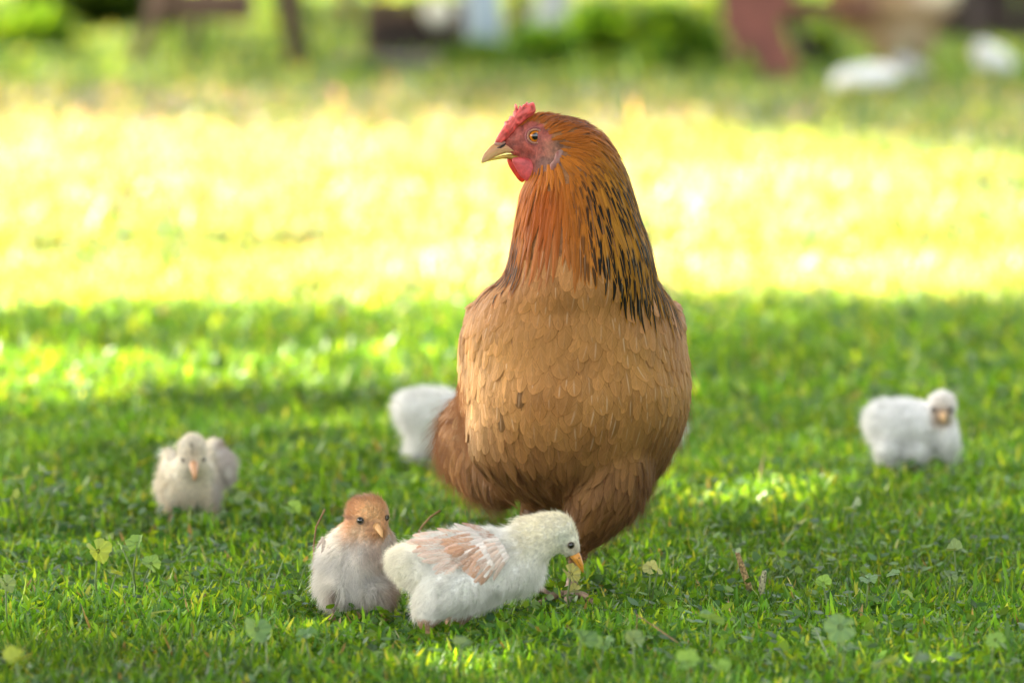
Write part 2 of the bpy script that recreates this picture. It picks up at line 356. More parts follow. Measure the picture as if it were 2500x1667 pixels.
def lawn():
    r = np.random.default_rng(3); Vs, Fs, Cs = [], [], []; off = 0
    #       y0   y1   x-halfwidth(near,far) density  L     W    height
    for (y0, y1, w0, w1, dens, l, w, h) in ((3.9, 5.3, .62, .72, 100000, .0118, .0030, .015), (5.3, 6.6, .72, .9, 62000, .015, .0040, .018),
                                            (6.6, 9.5, .95, 1.3, 24000, .022, .0065, .024), (9.5, 15, 1.4, 2.0, 6500, .038, .011, .038), (15, 24, 2.2, 3.2, 3000, .045, .012, .035), (24, 44, 3.5, 5.5, 700, .10, .022, .09)):
        n = int((w0+w1)*(y1-y0)*dens); y = r.uniform(y0, y1, n); x = r.uniform(-1, 1, n)*(w0+(w1-w0)*(y-y0)/(y1-y0))
        g = np.stack([x, y, x*0], 1); clump = vn(g, 9 if y0 < 9 else 2.5, 1); tr = trod(x, y); hh = h*(.35+1.1*clump*vn(g, 30, 5)**.5)*tr
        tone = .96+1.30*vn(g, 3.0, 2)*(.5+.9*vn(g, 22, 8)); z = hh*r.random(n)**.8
        az = r.uniform(0, 2*math.pi, n); el = r.normal(.40, .60, n)
        d = np.stack([np.cos(az)*np.cos(el), np.sin(az)*np.cos(el), (np.abs(np.sin(el))*.9+.02)*tr], 1)
        sun_tint = (sst(7.8, 9, y)*(1-.75*sst(15, 18, y)))[:, None]*np.array([[1.85, .30, 8.0]])*((.40+1.3*vn(g, 1.7, 61)*vn(g, 5, 62)**.4)*(1-.35*sst(.2, 1.0, x)))[:, None]+1  # sunlight put into the colour: grass in the lit band is yellower and paler
        V, Q, T, c = leaves(n, x, y, z+GZ, l*r.lognormal(0, .3, n), w*r.lognormal(0, .25, n), d, r, tone); c = c*np.repeat(sun_tint, 6, 0)
        Vs.append(V); Fs += [Q+off, T+off]; Cs.append(c); off += len(V)
        # round little clover and plantain leaves in patches
        m = int(n*.055); y2 = r.uniform(y0, y1, m); x2 = r.uniform(-1, 1, m)*(w0+(w1-w0)*(y2-y0)/(y1-y0)); g2 = np.stack([x2, y2, x2*0], 1)
        s = (vn(g2, 3.3, 71) > .50); x2, y2, g2 = x2[s], y2[s], g2[s]; m = len(x2); az = r.uniform(0, 2*math.pi, m)
        V, Q, T, c = leaves(m, x2, y2, GZ+h*(.5+.9*r.random(m)), l*r.uniform(.55, 1.1, m), l*r.uniform(.5, .85, m), np.stack([np.cos(az), np.sin(az), r.uniform(-.1, .6, m)], 1), r, (.95+.5*vn(g2, 12, 3)), 4)
        c = c*np.repeat(np.where(r.random((m, 1)) < .5, np.array([[1.05, 1.05, 1.5]]), np.array([[1.3, 1.15, 1.0]])), 6, 0)
        Vs.append(V); Fs += [Q+off, T+off]; Cs.append(c); off += len(V)
        # upright blades
        n = n//14; y = r.uniform(y0, y1, n); x = r.uniform(-1, 1, n)*(w0+(w1-w0)*(y-y0)/(y1-y0)); g = np.stack([x, y, x*0], 1)
        az = r.uniform(0, 2*math.pi, n); d = np.stack([np.cos(az)*.45, np.sin(az)*.45, np.ones(n)], 1); k = vn(g, 6, 31); tr = trod(x, y)
        V, Q, T, c = leaves(n, x, y, x*0+GZ, h*(.8+.8*k)*r.lognormal(.1, .25, n)*tr, w*.62*np.ones(n), d, r, (.85+.4*vn(g, 3.0, 2))*np.ones(n))
        Vs.append(V); Fs += [Q+off, T+off]; Cs.append(c); off += len(V)
        # dry straws and pale seed husks
        n = n//6; y = r.uniform(y0, y1, n); x = r.uniform(-1, 1, n)*(w0+(w1-w0)*(y-y0)/(y1-y0))
        az = r.uniform(0, 2*math.pi, n); d = np.stack([np.cos(az), np.sin(az), r.uniform(.1, 1.3, n)], 1)
        V, Q, T, c = leaves(n, x, y, GZ+r.uniform(.004, h*.8, n), l*r.uniform(.5, 1.5, n), w*.28*np.ones(n), d, r, np.ones(n))
        c = np.repeat(np.array([(.24, .21, .11), (.32, .31, .17), (.17, .13, .07), (.42, .44, .34)])[r.integers(0, 4, n)], 6, 0)
        Vs.append(V); Fs += [Q+off, T+off]; Cs.append(c); off += len(V)
    # thinner, coarser cover on both sides of the strip
    for (y0, y1, w0, w1, dens, l, h) in ((2.8, 7, .60, .95, 9000, .028, .02), (7, 15, .95, 2.0, 3500, .045, .03), (15, 26, 2.0, 3.4, 900, .08, .04), (26, 44, 3.4, 5.5, 250, .14, .07)):
        ext = 1.6+.22*y0; n = int(2*ext*(y1-y0)*dens); y = r.uniform(y0, y1, n); x = (w0+(w1-w0)*(y-y0)/(y1-y0)-.05+ext*r.random(n))*r.choice([-1, 1], n)
        g = np.stack([x, y, x*0], 1); az = r.uniform(0, 2*math.pi, n); d = np.stack([np.cos(az), np.sin(az), r.uniform(.1, 1.6, n)], 1)
        sun_tint = (sst(7.8, 9, y)*(1-.75*sst(15, 18, y)))[:, None]*np.array([[1.85, .30, 8.0]])*(.55+.9*vn(g, 1.6, 61))[:, None]+1  # same painted sunlight for the coarse grass at the sides
        V, Q, T, c = leaves(n, x, y, GZ+h*r.random(n)*.7, l*r.lognormal(0, .3, n), l*.28*np.ones(n), d, r, .78+1.25*vn(g, 3.0, 2)*.6); c = c*np.repeat(sun_tint, 6, 0)
        Vs.append(V); Fs += [Q+off, T+off]; Cs.append(c); off += len(V)
    me = mesh_np('grass', np.concatenate(Vs), _grp(Fs), cols=np.concatenate(Cs))
    tag(link(me, 'grass', M_GRASS, smooth=False), 'short green grass and knotgrass covering the yard', 'grass', kind='stuff')
    print('grass leaves', off//6)
lawn()

# ------------------------------------------------------------------ trees outside the frame whose crowns shade the yard
M_BARK = simple('bark', (.10, .07, .045), .9, .35, 12, .8, .02)
def tree(ground_y0, ground_y1, x0, x1, keep, h0, h1, trunk, n, label, lsize, seed):
    """leaves fill a crown; keep(gx, gy) says where the crown is open to the sun"""
    r = np.random.default_rng(seed); gx = r.uniform(x0, x1, n); gy = r.uniform(ground_y0, ground_y1, n)
    cx, cy = (x0+x1)/2, (ground_y0+ground_y1)/2
    dome = np.sqrt(np.clip(1-((gx-cx)/(x1-x0)*1.6)**2-((gy-cy)/(ground_y1-ground_y0)*1.6)**2, .12, 1))
    h = h0 + (h1-h0)*dome*r.random(n); ok = keep(gx, gy); gx, gy, h = gx[ok], gy[ok], h[ok]; n = len(h)
    s = np.array(SDIR); C = np.stack([gx, gy, gx*0], 1) + s[None]*(h/s[2])[:, None]
    root = empty('tree', (trunk[0], trunk[1], 0)); tag(root, label, 'tree', 'trees shading the yard')
    az = r.uniform(0, 2*math.pi, n); d = np.stack([np.cos(az), np.sin(az), r.normal(-.25, .4, n)], 1)
    V, Q, T, c = leaves(n, C[:, 0], C[:, 1], C[:, 2], lsize*r.uniform(.7, 1.3, n), lsize*.62*np.ones(n), d, r, np.ones(n)*.8)
    link(mesh_np('crown', V, _grp([Q, T]), cols=c), 'crown', M_TREELEAF, root, smooth=False)
    mb = MB(); t = Vector((trunk[0], trunk[1], 0)); mid = Vector((*C.mean(0)[:2], h0*.75)); top = Vector((*C.mean(0)[:2], C[:, 2].mean()))
    mb.tube([t, t.lerp(mid, .35)+Vector((.05, .02, 0)), mid, top], [.2, .16, .12, .05], 14)
    for k in range(14):
        q = Vector(C[r.integers(0, n)]); b = mid.lerp(top, r.random()*.8); mb.tube([b, b.lerp(q, .5)+Vector((0, 0, .15)), q], [.06, .035, .012], 8)
    mb.build('trunk', M_BARK, root)
def hole_test(holes):
    H = []
    for (p, rx, ry) in holes:
        g = Vector(p) - SDIR*(p[2]/SDIR.z); H.append((g.x, g.y, rx, ry))
    def f(gx, gy):
        m = np.zeros(len(gx), bool)
        for (x, y, rx, ry) in H: m |= ((gx-x)/rx)**2+((gy-y)/ry)**2 < 1
        return m
    return f
near_holes = hole_test([(G(60, 950), .24, .40), (G(230, 915), .10, .18), (G(1000, 880), .05, .10), (G(1180, 930), .04, .06), (G(640, 830), .05, .05),
    (G(1830, 1225), .16, .11), (G(1650, 1180), .07, .14), (G(2060, 1190), .05, .07), (G(1480, 1100), .05, .08), (G(2480, 1250), .05, .07), (G(650, 1145), .05, .05), (G(720, 1175), .04, .04), (G(560, 1200), .02, .03),
    (G(30, 1350), .045, .05), (G(240, 1350), .03, .035), (G(545, 1490), .032, .035), (G(700, 1560), .02, .03), (G(1480, 1440), .045, .05), (G(1550, 1425), .03, .03),
    (G(2150, 920), .05, .07), (G(1950, 800), .04, .06), (G(1680, 1000), .02, .04), (G(1300, 1570), .02, .025),
    (P(905, 1240, 4.68), .034, .034), (P(1240, 310, 4.79), .03, .035), (P(1262, 425, 4.80), .025, .025)])
def keep_near(gx, gy):
    g = np.stack([gx, gy, gx*0], 1); edge = 7.20 + 1.15*(vn(g, 1.0, 44)-.5) + .30*(vn(g, 4, 46)-.5) - .05*gx + .80*np.random.default_rng(5).random(len(gx))
    dens = 1-.85*sst(6.35, 6.9, gy)*sst(.30, .0, gx)*sst(.35, .65, vn(g, 2.4, 47)); lace = np.random.default_rng(6).random(len(gx)) < dens
    thin = vn(g, 5.5, 12)*vn(g, 2.0, 13) < .74
    q = Vector(P(1110, 1080, 4.97)); q = q - SDIR*(q.z/SDIR.z); keepdark = np.hypot(gx-q.x, gy-q.y) < .10
    return (lace | keepdark) & (gy < edge) & ~near_holes(gx, gy) & (thin | keepdark)
tree(-1.0, 8.8, -3.2, 3.0, keep_near, 2.6, 4.4, (-3.6, 6.6), 150000, 'leafy tree left of the hen that shades the near grass', .075, 11)
def added_side_tree():  # unseen tree, added to block light from the right and darken the hen there
    r = np.random.default_rng(31); root = empty('tree', (2.7, 4.6, 0)); tag(root, 'unseen low bushy tree added right of the hen to block sky light', 'tree', 'trees shading the yard')
    n = 60000; d = nrm(r.normal(0, 1, (n, 3))); X = d*(r.random(n)**.4)[:, None]*np.array([1.05, 3.0, 1.7])+np.array([2.95, 3.6, 1.9]); X[:, 2] = np.abs(X[:, 2])+.03
    V, Q, T, c = leaves(n, X[:, 0], X[:, 1], X[:, 2], .085*r.uniform(.7, 1.3, n), .05*np.ones(n), d+r.normal(0, .6, (n, 3)), r, np.ones(n)*.8)
    link(mesh_np('crown', V, _grp([Q, T]), cols=c), 'crown', M_TREELEAF, root, smooth=False)
    mb = MB(); mb.tube([(2.7, 4.6, -.05), (2.75, 4.4, .9), (2.9, 4.0, 2.2), (2.95, 3.7, 3.2)], [.12, .10, .07, .02], 12)
    for k in range(10): q = Vector(X[r.integers(0, n)]); b = Vector((2.78, 4.3, 1.0+.1*k)); mb.tube([b, b.lerp(q, .5)+Vector((0, 0, .1)), q], [.04, .025, .01], 8)
    mb.build('trunk', M_BARK, root)
added_side_tree()
far_holes = hole_test([(G(60, 150), .5, .8), (G(250, 120), .3, .8), (G(640, 90), .25, .8), (G(160, 215), .3, .4), (G(1600, 5), 1.3, 3.5)])
def keep_far(gx, gy):
    g = np.stack([gx, gy, gx*0], 1); edge = 16.6 + 1.4*(vn(g, .8, 45)-.5) - np.where(gx > .6, 1.9, 0)*sst(.6, 1.3, gx) 
    soft = np.random.default_rng(8).random(len(gx)) < sst(12.4, 16.5, gy + np.where(gx > .6, 1.9, 0))
    edge = edge - 3.2
    return soft & (gy > edge) & ~far_holes(gx, gy) & (vn(g, 2.5, 21) < .86+.1*sst(-1.5, 1, gx))
tree(11.5, 27, -5.0, 5.5, keep_far, 3.0, 5.5, (-6.2, 23.0), 75000, 'tree behind the yard that shades the old farm tools', .13, 12)

# ------------------------------------------------------------------ background: old things at the edge of the yard
M_RUST = simple('rusty_iron', (.16, .065, .04), .8, .35, 14, .4, .004); M_OLDWOOD = simple('weathered_wood', (.12, .070, .045), .85, .3, 20, .4, .004)
M_DARKWOOD = simple('dark_wood', (.045, .030, .024), .9, .35, 12, .5, .006); M_GREYWOOD = simple('grey_plank', (.095, .068, .062), .85, .25, 20, .4, .004)
M_BLUE = simple('blue_plastic', (.34, .42, .48), .4, .08, 10, .1, .002); M_ENAMEL = simple('cream_enamel', (.75, .70, .58), .3, .05, 10, 0)
M_SACK = simple('pale_sack', (.50, .52, .50), .9, .15, 20, .5, .006); M_REDIRON = simple('red_iron', (.19, .06, .042), .7, .3, 12, .4, .004)
def trestle():
    Y = YG(200); root = empty('sawhorse', G(500, 200)); tag(root, 'rust brown sawhorse with splayed legs behind the sunlit grass', 'sawhorse')
    A = P(303, 205, Y); B = P(720, 190, Y+.1); s = ppm(Y)
    def leg(p0, p1, w, mat=M_OLDWOOD): 
        d = (p1-p0); mb = MB(); mb.tube([p0, p0+d*.5, p1], [w*.75, w*.95, w], 6); mb.build('leg', mat, root, smooth=False)
    leg(A, A+Vector((.36, .12, .78)), .027); leg(B, B+Vector((-.10, -.02, .78)), .030)
    C = P(455, 185, Y+.45); leg(C, C+Vector((.20, -.32, .78)), .022, M_GREYWOOD); D = P(760, 178, Y+.5); leg(D, D+Vector((-.14, -.38, .78)), .02, M_DARKWOOD)
    zs = P(490, 22, Y).z; c = P(490, 22, Y+.2); mb = MB(); mb.box((c.x, c.y, zs+.01), (.34, .3, .10), bevel=.005); mb.build('shelf', M_OLDWOOD, root, smooth=False)
    mb = MB(); mb.box(((A.x+B.x)/2+.12, Y+.1, .80), (.62, .14, .09), bevel=.01); mb.build('top_beam', M_OLDWOOD, root, smooth=False)
trestle()
def stool():
    Y = YG(205); a, b = P(815, 150, Y), P(1065, 150, Y); cx = (a.x+b.x)/2; w = b.x-a.x; root = empty('low_bench', (cx, Y, 0)); tag(root, 'low grey plank bench in front of the dark crate', 'bench')
    z = P(900, 165, Y).z; mb = MB(); mb.box((cx, Y+.22, z), (w, .5, .05), bevel=.006); mb.build('seat', M_GREYWOOD, root, smooth=False)
    for sx in (-1, 1):
        mb = MB(); mb.box((cx+sx*w*.38, Y+.22, (z-.0175)/2-.001), (.04, .4, z-.0215), bevel=.004); mb.build('leg', M_DARKWOOD, root, smooth=False)
stool()
def crate():
    Y = YG(165); a, b = P(905, 100, Y), P(1120, 100, Y); w = b.x-a.x; cx = (a.x+b.x)/2; root = empty('wooden_crate', (cx, Y, 0)); tag(root, 'dark slatted wooden crate behind the low bench', 'crate')
    for k in range(4):
        mb = MB(); mb.box((cx, Y, .03+k*.052), (w, .02, .042), bevel=.003); mb.build('slat', M_DARKWOOD if k < 3 else M_OLDWOOD, root, smooth=False)
    for sx in (-1, 1):
        mb = MB(); mb.box((cx+sx*(w/2+.012), Y+.16, .11), (.02, .33, .21), bevel=.003); mb.build('side_panel', M_OLDWOOD, root, smooth=False)
    mb = MB(); mb.box((cx, Y+.31, .11), (w, .02, .2), bevel=.003); mb.build('back_panel', M_DARKWOOD, root, smooth=False)
    mb = MB(); mb.box((cx, Y+.15, .228), (w+.06, .36, .014), bevel=.003); mb.build('lid', M_OLDWOOD, root, smooth=False)
    # enamel bowl standing on edge in front of the slats
    c = P(1068, 32, Y-.06); mb = MB(); n = 28; V = []; Q = []
    prof = [(0, .035), (.025, .035), (.042, .022), (.052, 0), (.055, 0), (.045, .024), (.026, .04), (0, .04)]
    for (rr, d) in prof:
        for j in range(n): t = 2*math.pi*j/n; V.append((c.x+rr*math.cos(t), c.y-d*.9+.03, c.z+rr*math.sin(t)))
    for i in range(len(prof)-1): Q += [(i*n+j, i*n+(j+1) % n, (i+1)*n+(j+1) % n, (i+1)*n+j) for j in range(n)]
    mb.add(V, [Q]); o = mb.build('enamel_bowl', M_ENAMEL); tag(o, 'cream enamel bowl leaning on the dark crate', 'bowl')
crate()
def barrel():
    Y = YG(130); c = P(1175, 60, Y); root = empty('barrel', (c.x, Y, 0)); tag(root, 'blue grey plastic barrel right of the dark crate', 'barrel')
    R = .078; prof = [(0, .005), (R*.9, .005), (R, .03), (R*1.06, .12), (R*1.03, .16), (R*.88, .17), (R*1.06, .3), (R*1.03, .36), (R*.88, .38), (R*.98, .5), (R*.85, .54), (0, .55)]
    n = 32; V = [(c.x+rr*math.cos(2*math.pi*j/n), Y+rr*math.sin(2*math.pi*j/n), z) for (rr, z) in prof for j in range(n)]
    Q = [(i*n+j, i*n+(j+1) % n, (i+1)*n+(j+1) % n, (i+1)*n+j) for i in range(len(prof)-1) for j in range(n)]
    MB().add(V, [Q]).build('drum', M_BLUE, root); MB().tube([(c.x+.03, Y, .545), (c.x+.03, Y, .575)], .02, 12).build('cap', M_DARKWOOD, root)
barrel()
def post(px, py, w, lean, label, mat, h=1.1):
    Y = YG(py); b = P(px, py, Y); mb = MB(); b.z = -.02; mb.tube([b, b+Vector((lean*.5, 0, h*.5)), b+Vector((lean, 0, h))], [w, w*.95, w*.85], 7)
    tag(mb.build('fence_post', mat), label, 'post', 'posts at the edge of the yard')
post(1265, 140, .026, .01, 'brown wooden post right of the blue grey barrel', M_OLDWOOD)
post(1562, 75, .016, .0, 'thin dark post standing among the low bushes', M_DARKWOOD)
post(850, 95, .03, -.02, 'short reddish post left of the dark crate', M_REDIRON, .5)
post(935, 118, .022, -.02, 'dark post touching the left side of the crate', M_DARKWOOD, .9)
def sack():
    Y = YG(118); c = P(1345, 30, Y); mb = MB(); mb.ell((c.x, Y, .09), (.085, .08, .10)); mb.ell((c.x+.01, Y, .2), (.07, .07, .1)); mb.ell((c.x-.005, Y, .33), (.035, .035, .05)); mb.ell((c.x-.005, Y, .38), (.055, .045, .03))
    me, V = remesh_body(mb, .012, 4); V = V + (vn(V, 18, 3)-.5)[:, None]*.02; me.vertices.foreach_set('co', V.astype(np.float32).ravel()); set_cols(me, np.ones((len(V), 3))*.5)
    tag(link(me, 'sack', M_SACK), 'pale tied sack between the brown post and the bushes', 'sack')
sack()
def slab(pts, Y, t):
    """outline in picture pixels -> plate of real thickness t at distance Y"""
    n = len(pts); V = [tuple(P(x, y, Y)) for x, y in pts]; V += [(x, y+t, z) for x, y, z in V]
    bm = bmesh.new(); vs = [bm.verts.new(v) for v in V]; bm.faces.new(vs[:n]); bm.faces.new(vs[n:][::-1])
    for i in range(n): bm.faces.new((vs[i], vs[n+i], vs[n+(i+1) % n], vs[(i+1) % n]))
    bmesh.ops.recalc_face_normals(bm, faces=bm.faces[:]); bmesh.ops.bevel(bm, geom=bm.edges[:], offset=.004, segments=2, affect='EDGES')
    me = bpy.data.meshes.new('slab'); bm.to_mesh(me); bm.free(); return me
def plough():
    Y = YG(222); root = empty('plough', G(1890, 222)); tag(root, 'old red rusty plough standing left of the buff hen', 'plough')
    link(slab([(1752, -260), (1930, -260), (1945, -20), (1905, 60), (1948, 160), (1952, 224), (1880, 222), (1840, 140), (1765, 70)], Y, .06), 'ploughshare', M_REDIRON, root, False)
    mb = MB(); mb.tube([P(1968, 140, Y+.35), P(1925, 20, Y+.3), P(1880, -130, Y+.15)], .022, 8); mb.build('strut', M_GREYWOOD, root)
    mb = MB(); a = P(1840, 20, Y+.25); b = P(2140, 22, Y+.25); mb.box(((a.x+b.x)/2, Y+.25, a.z), (b.x-a.x, .06, .055), bevel=.006); mb.build('frame_beam', M_RUST, root, False)
    mb = MB(); mb.tube([P(1765, -250, Y+.1), P(1800, -330, Y+.5), P(1850, -420, Y+1.0)], .02, 8); mb.build('handle', M_OLDWOOD, root)
    c = P(1800, 60, Y+.55); mb = MB(); R = .19; n = 30; c.z = R
    pts = [(c.x+.0*i, c.y+R*math.cos(2*math.pi*i/n), R+R*math.sin(2*math.pi*i/n)) for i in range(n+1)]; mb.tube(pts, .014, 8)
    for k in range(6): t = math.pi*k/3; mb.tube([(c.x, c.y, R), (c.x, c.y+R*math.cos(t), R+R*math.sin(t))], .007, 6)
    mb.build('wheel', M_RUST, root)
plough()
def shed():
    Y = 22.4; root = empty('shed', (3.1, Y, 0)); tag(root, 'dark plank shed standing behind the white chicks at the back', 'shed')
    x0 = P(2310, 60, Y).x; mb = MB(); k = 0; x = x0
    while x < x0+3.6:
        w = .13+.02*math.sin(k*2.3); mb.box((x+w/2, Y+.004*(k % 3), 1.05), (w-.006, .03, 2.1), bevel=.003); x += w; k += 1
    mb.build('plank_wall', M_DARKWOOD, root, False)
    for y2 in (Y+.03,):
        mb = MB(); mb.box((x0+.02, Y+1.2, 1.05), (.03, 2.3, 2.1)); mb.build('side_wall', M_OLDWOOD, root, False)
    mb = MB(); mb.box((x0+1.8, Y+1.1, 2.2), (4.1, 2.9, .08), bevel=.01); mb.build('roof', M_RUST, root, False)
    mb = MB(); a = P(2380, 40, Y); mb.box((a.x, Y-.04, .5), (.05, .05, 1.0), bevel=.004); mb.build('corner_post', M_GREYWOOD, root, False)
shed()
def bush(px, py, Y, rx, ry, n, label, seed, ls=.05, tone=1.0):
    r = np.random.default_rng(seed); c = P(px, py, Y); s = 1/ppm(Y); rx *= s; top = c.z+ry*s
    root = empty('bush', (c.x, Y, 0)); tag(root, label, 'bush', 'low bushes at the edge of the yard')
    d = nrm(r.normal(0, 1, (n, 3))); rad = r.random(n)**.45; X = d*rad[:, None]*np.array([rx, rx*.8, top*.55])+np.array([c.x, Y, top*.48]); X[:, 2] = np.abs(X[:, 2])
    X += (np.stack([vn(X, 7, i) for i in range(3)], 1)-.5)*.12; X[:, 2] = np.maximum(X[:, 2], .01)
    V, Q, T, cc = leaves(n, X[:, 0], X[:, 1], X[:, 2], ls*r.uniform(.6, 1.3, n), ls*.45*np.ones(n), d+np.array([0, 0, .4]), r, tone*(.7+.6*vn(X, 9, 4)))
    link(mesh_np('foliage', V, _grp([Q, T]), cols=cc), 'foliage', M_WEED, root, False)
    mb = MB()
    for k in range(9):
        q = Vector(X[r.integers(0, n)]); mb.tube([(c.x+r.normal(0, .02), Y+r.normal(0, .02), 0), tuple(Vector((c.x, Y, q.z*.4)).lerp(q, .5)), tuple(q)], [.006, .004, .002], 6)
    mb.build('stem', M_OLDWOOD, root)
bush(1480, 130, 19.4, 110, 80, 2600, 'round green bush behind the comb of the hen', 1, tone=1.5)
bush(1640, 140, 19.2, 110, 75, 2600, 'wide low bush left of the red plough', 2, tone=1.5)
bush(1560, 190, 18.2, 90, 35, 1200, 'short leafy bush in front of the two bushes', 3, tone=.9)
bush(1330, 150, 18.9, 70, 95, 1500, 'upright light green bush in front of the pale sack', 4, tone=1.5)
bush(1190, 175, 18.8, 85, 50, 1500, 'low green bush below the barrel', 5, tone=1.3)
bush(860, 215, 17.6, 110, 10, 900, 'flat weedy bush at the foot of the low bench', 6, tone=1.3)
bush(2010, 180, 19.5, 70, 60, 1200, 'dark bush between the plough and the buff hen', 7, tone=.8)
bush(230, 10, 24.0, 190, 80, 5200, 'dark shrub at the far left behind the sawhorse', 8, tone=.42)
bush(60, 100, 21.0, 110, 60, 1600, 'light green weed bush at the left edge of the view', 9, tone=1.5)
bush(1790, 205, 18.0, 60, 22, 600, 'small weed bush at the foot of the plough', 10, tone=1.1)

# ------------------------------------------------------------------ broad leaved weeds in the near grass
M_STEM = simple('green_stem', (.13, .20, .05), .6, .2, 60, .2, .001); M_SEED = simple('seed_spike', None, .8, .25, 300, .5, .001); M_TWIG = simple('dry_twig', (.28, .16, .07), .8, .25, 80, .3, .001)
def lobed(c, R, nrmv, rot, col, r, fold=.35):
    """a mallow leaf: fan folded between its ribs, toothed edge"""
    nv = Vector(nrmv).normalized(); a = nv.orthogonal().normalized(); a = Matrix.Rotation(rot, 3, nv) @ a; b = nv.cross(a)
    K = 56; rings = 6; V = [tuple(c)]; C = [np.array(col)*1.25]; cup = r.uniform(.0, .35); vfold = r.uniform(.15, .75)
    for k in range(1, rings+1):
        q = k/rings
        for j in range(K+1):
            t = .22 + (2*math.pi-.44)*j/K; lob = 1-(.10+.16*math.sin(t*1.3+rot*3)**2)*(1-abs(math.cos(t*2.5+rot)))**2*q - .09*abs(math.sin(t*17+rot))*q**3
            rad = R*q*lob*(1-.25*math.exp(-((t-math.pi)/2.9)**8)*0); crease = abs(math.cos(t*3.5+rot))
            z = R*(cup*q*q*.8 - fold*.17*crease*q + .10*math.sin(t*2+rot)*q + (vfold*abs(math.sin(t))-.12)*q*1.0); V.append(tuple(c + a*rad*math.cos(t) + b*rad*math.sin(t) + nv*z))
            C.append(np.array(col)*(1.0+.22*max(0, crease-.93)/.07)*(.92+.16*r.random()))
    Q = [(1+(k-1)*(K+1)+j, 1+(k-1)*(K+1)+j+1, 1+k*(K+1)+j+1, 1+k*(K+1)+j) for k in range(1, rings) for j in range(K)]; T = [(0, 1+j, 2+j) for j in range(K)]
    return V, [Q, T], np.array(C)
GREY_G, MID_G, YEL_G = (.15, .24, .12), (.12, .22, .05), (.24, .34, .07)
def weed(px, py, size, col, label, h=.035, tilt=(0, 0), more=(), seed=0):
    r = random.Random(seed+int(px)); lst = [(px, py, size, h, tilt)] + list(more); base = G(px, py, h); base.z = GZ; base.y += .008
    root = empty('mallow_plant', base); tag(root, label, 'weed', 'broad leaved mallow weeds in the grass')
    for (x, y, s, hh, tl) in lst:
        c = G(x, y, hh); R = s/ppm(c.y)*.5; n = Vector((tl[0]+r.uniform(-.8, .8), -.15+tl[1]*.9+r.uniform(-.6, .5), 1))
        V, F, C = lobed(c, R*.88, n, r.uniform(0, 6), np.array(col)*(1.0 if max(col) > .23 else 1.55), r, r.uniform(.6, 1.2)); MB().add(V, F, C).build('leaf', M_WEED, root)
        MB().tube([base, base.lerp(c, .6)+Vector((r.uniform(-.004, .004), 0, -.004)), c-n.normalized()*.0005], [.0011, .0009, .0007], 7).build('stem', M_STEM, root)
weed(238, 1345, 78, YEL_G, 'sunlit yellow green mallow leaf, brightest weed left of the brown chick', .045, (.2, -.9), [(285, 1400, 40, .02, (0, 0))])
weed(335, 1325, 62, (.11, .20, .06), 'mallow weed with an upright pale leaf beside the bright yellow one', .045, (-.3, -1.2), [(368, 1375, 60, .03, (.4, -.5)), (300, 1335, 45, .04, (0, -.6))])
weed(55, 1165, 70, GREY_G, 'grey green weed left of the grey chick near the left edge', .05, (0, 0), [(110, 1150, 60, .055, (0, -.5)), (130, 1195, 70, .04, (0, -.4)), (30, 1215, 60, .04, (0, 0))])
weed(15, 1425, 60, GREY_G, 'half hidden grey green weed cut by the left edge', .04, (.5, -.6))
weed(625, 1535, 85, (.09, .17, .075), 'large weed with a ragged leaf below the brown chick', .035, (-.3, -.7), [(650, 1560, 50, .02, (0, 0))])
weed(745, 1550, 80, (.085, .17, .06), 'wide flat weed left of the feet of the white chick', .03, (.1, -.3))
weed(590, 1215, 45, GREY_G, 'small grey green weed right of the grey chick', .03, (0, -.4), [(640, 1235, 42, .025, (.3, 0))])
weed(715, 1240, 52, MID_G, 'green weed behind the dry twig next to the brown chick', .03, (0, -.5))
weed(40, 1610, 85, YEL_G, 'blurred light weed in the lower left corner', .04, (.2, -.6))
weed(1130, 1572, 62, GREY_G, 'grey green weed just under the feet of the white chick', .028, (0, -.5))
weed(1395, 1400, 62, (.22, .26, .13), 'pale torn weed leaf under the orange beak', .03, (.9, -1.2), [(1403, 1440, 40, .015, (-.6, -1.2))])
weed(1588, 1385, 48, (.36, .40, .17), 'small cream coloured leaf on a stem right of the hen', .03, (-.7, -.8), [(1607, 1392, 30, .028, (.9, -.8))])
weed(1420, 1558, 88, (.09, .17, .065), 'flat broad weed in front of the hen below the beak', .03, (0, -.15), [(1475, 1572, 60, .02, (0, -.2))])
weed(1545, 1560, 64, GREY_G, 'weed with a folded leaf between two flat weeds in front', .035, (1.0, -.8))
weed(1735, 1512, 84, (.095, .18, .075), 'drooping weed leaf below the tall seed spike', .03, (-.2, .1))
weed(1680, 1615, 80, MID_G, 'large blurred green weed at the bottom centre right', .04, (0, -.5), [(1760, 1630, 60, .03, (0, 0))])
weed(2052, 1530, 100, (.10, .18, .08), 'tall ragged weed standing alone in the right foreground', .045, (-.7, -.9), [(2065, 1575, 64, .03, (.7, -.7)), (1990, 1530, 40, .02, (0, 0))])
weed(2160, 1618, 84, GREY_G, 'blurred grey green weed at the lower right edge of the picture', .045, (0, -.2), [(2235, 1598, 74, .045, (1.1, -.6))])
weed(2010, 1422, 48, MID_G, 'weed with a small fan leaf right of the seed spikes', .03, (.5, -1.0))
weed(2120, 1412, 58, (.12, .2, .10), 'fan shaped grey weed leaf in the right grass', .03, (-.8, -.8), [(2180, 1400, 46, .032, (.3, -.2)), (2215, 1450, 40, .02, (0, 0))])
weed(2330, 1342, 52, GREY_G, 'weed with a flat leaf on a tall curved stem', .05, (0, .1), [(2320, 1402, 50, .03, (.3, -.3))])
weed(2085, 1235, 56, GREY_G, 'blurred blue green weed below the white chick on the right', .03, (0, -.2))
weed(640, 1465, 40, MID_G, 'little weed near the lit grass left of the brown chick', .02, (0, -.3))
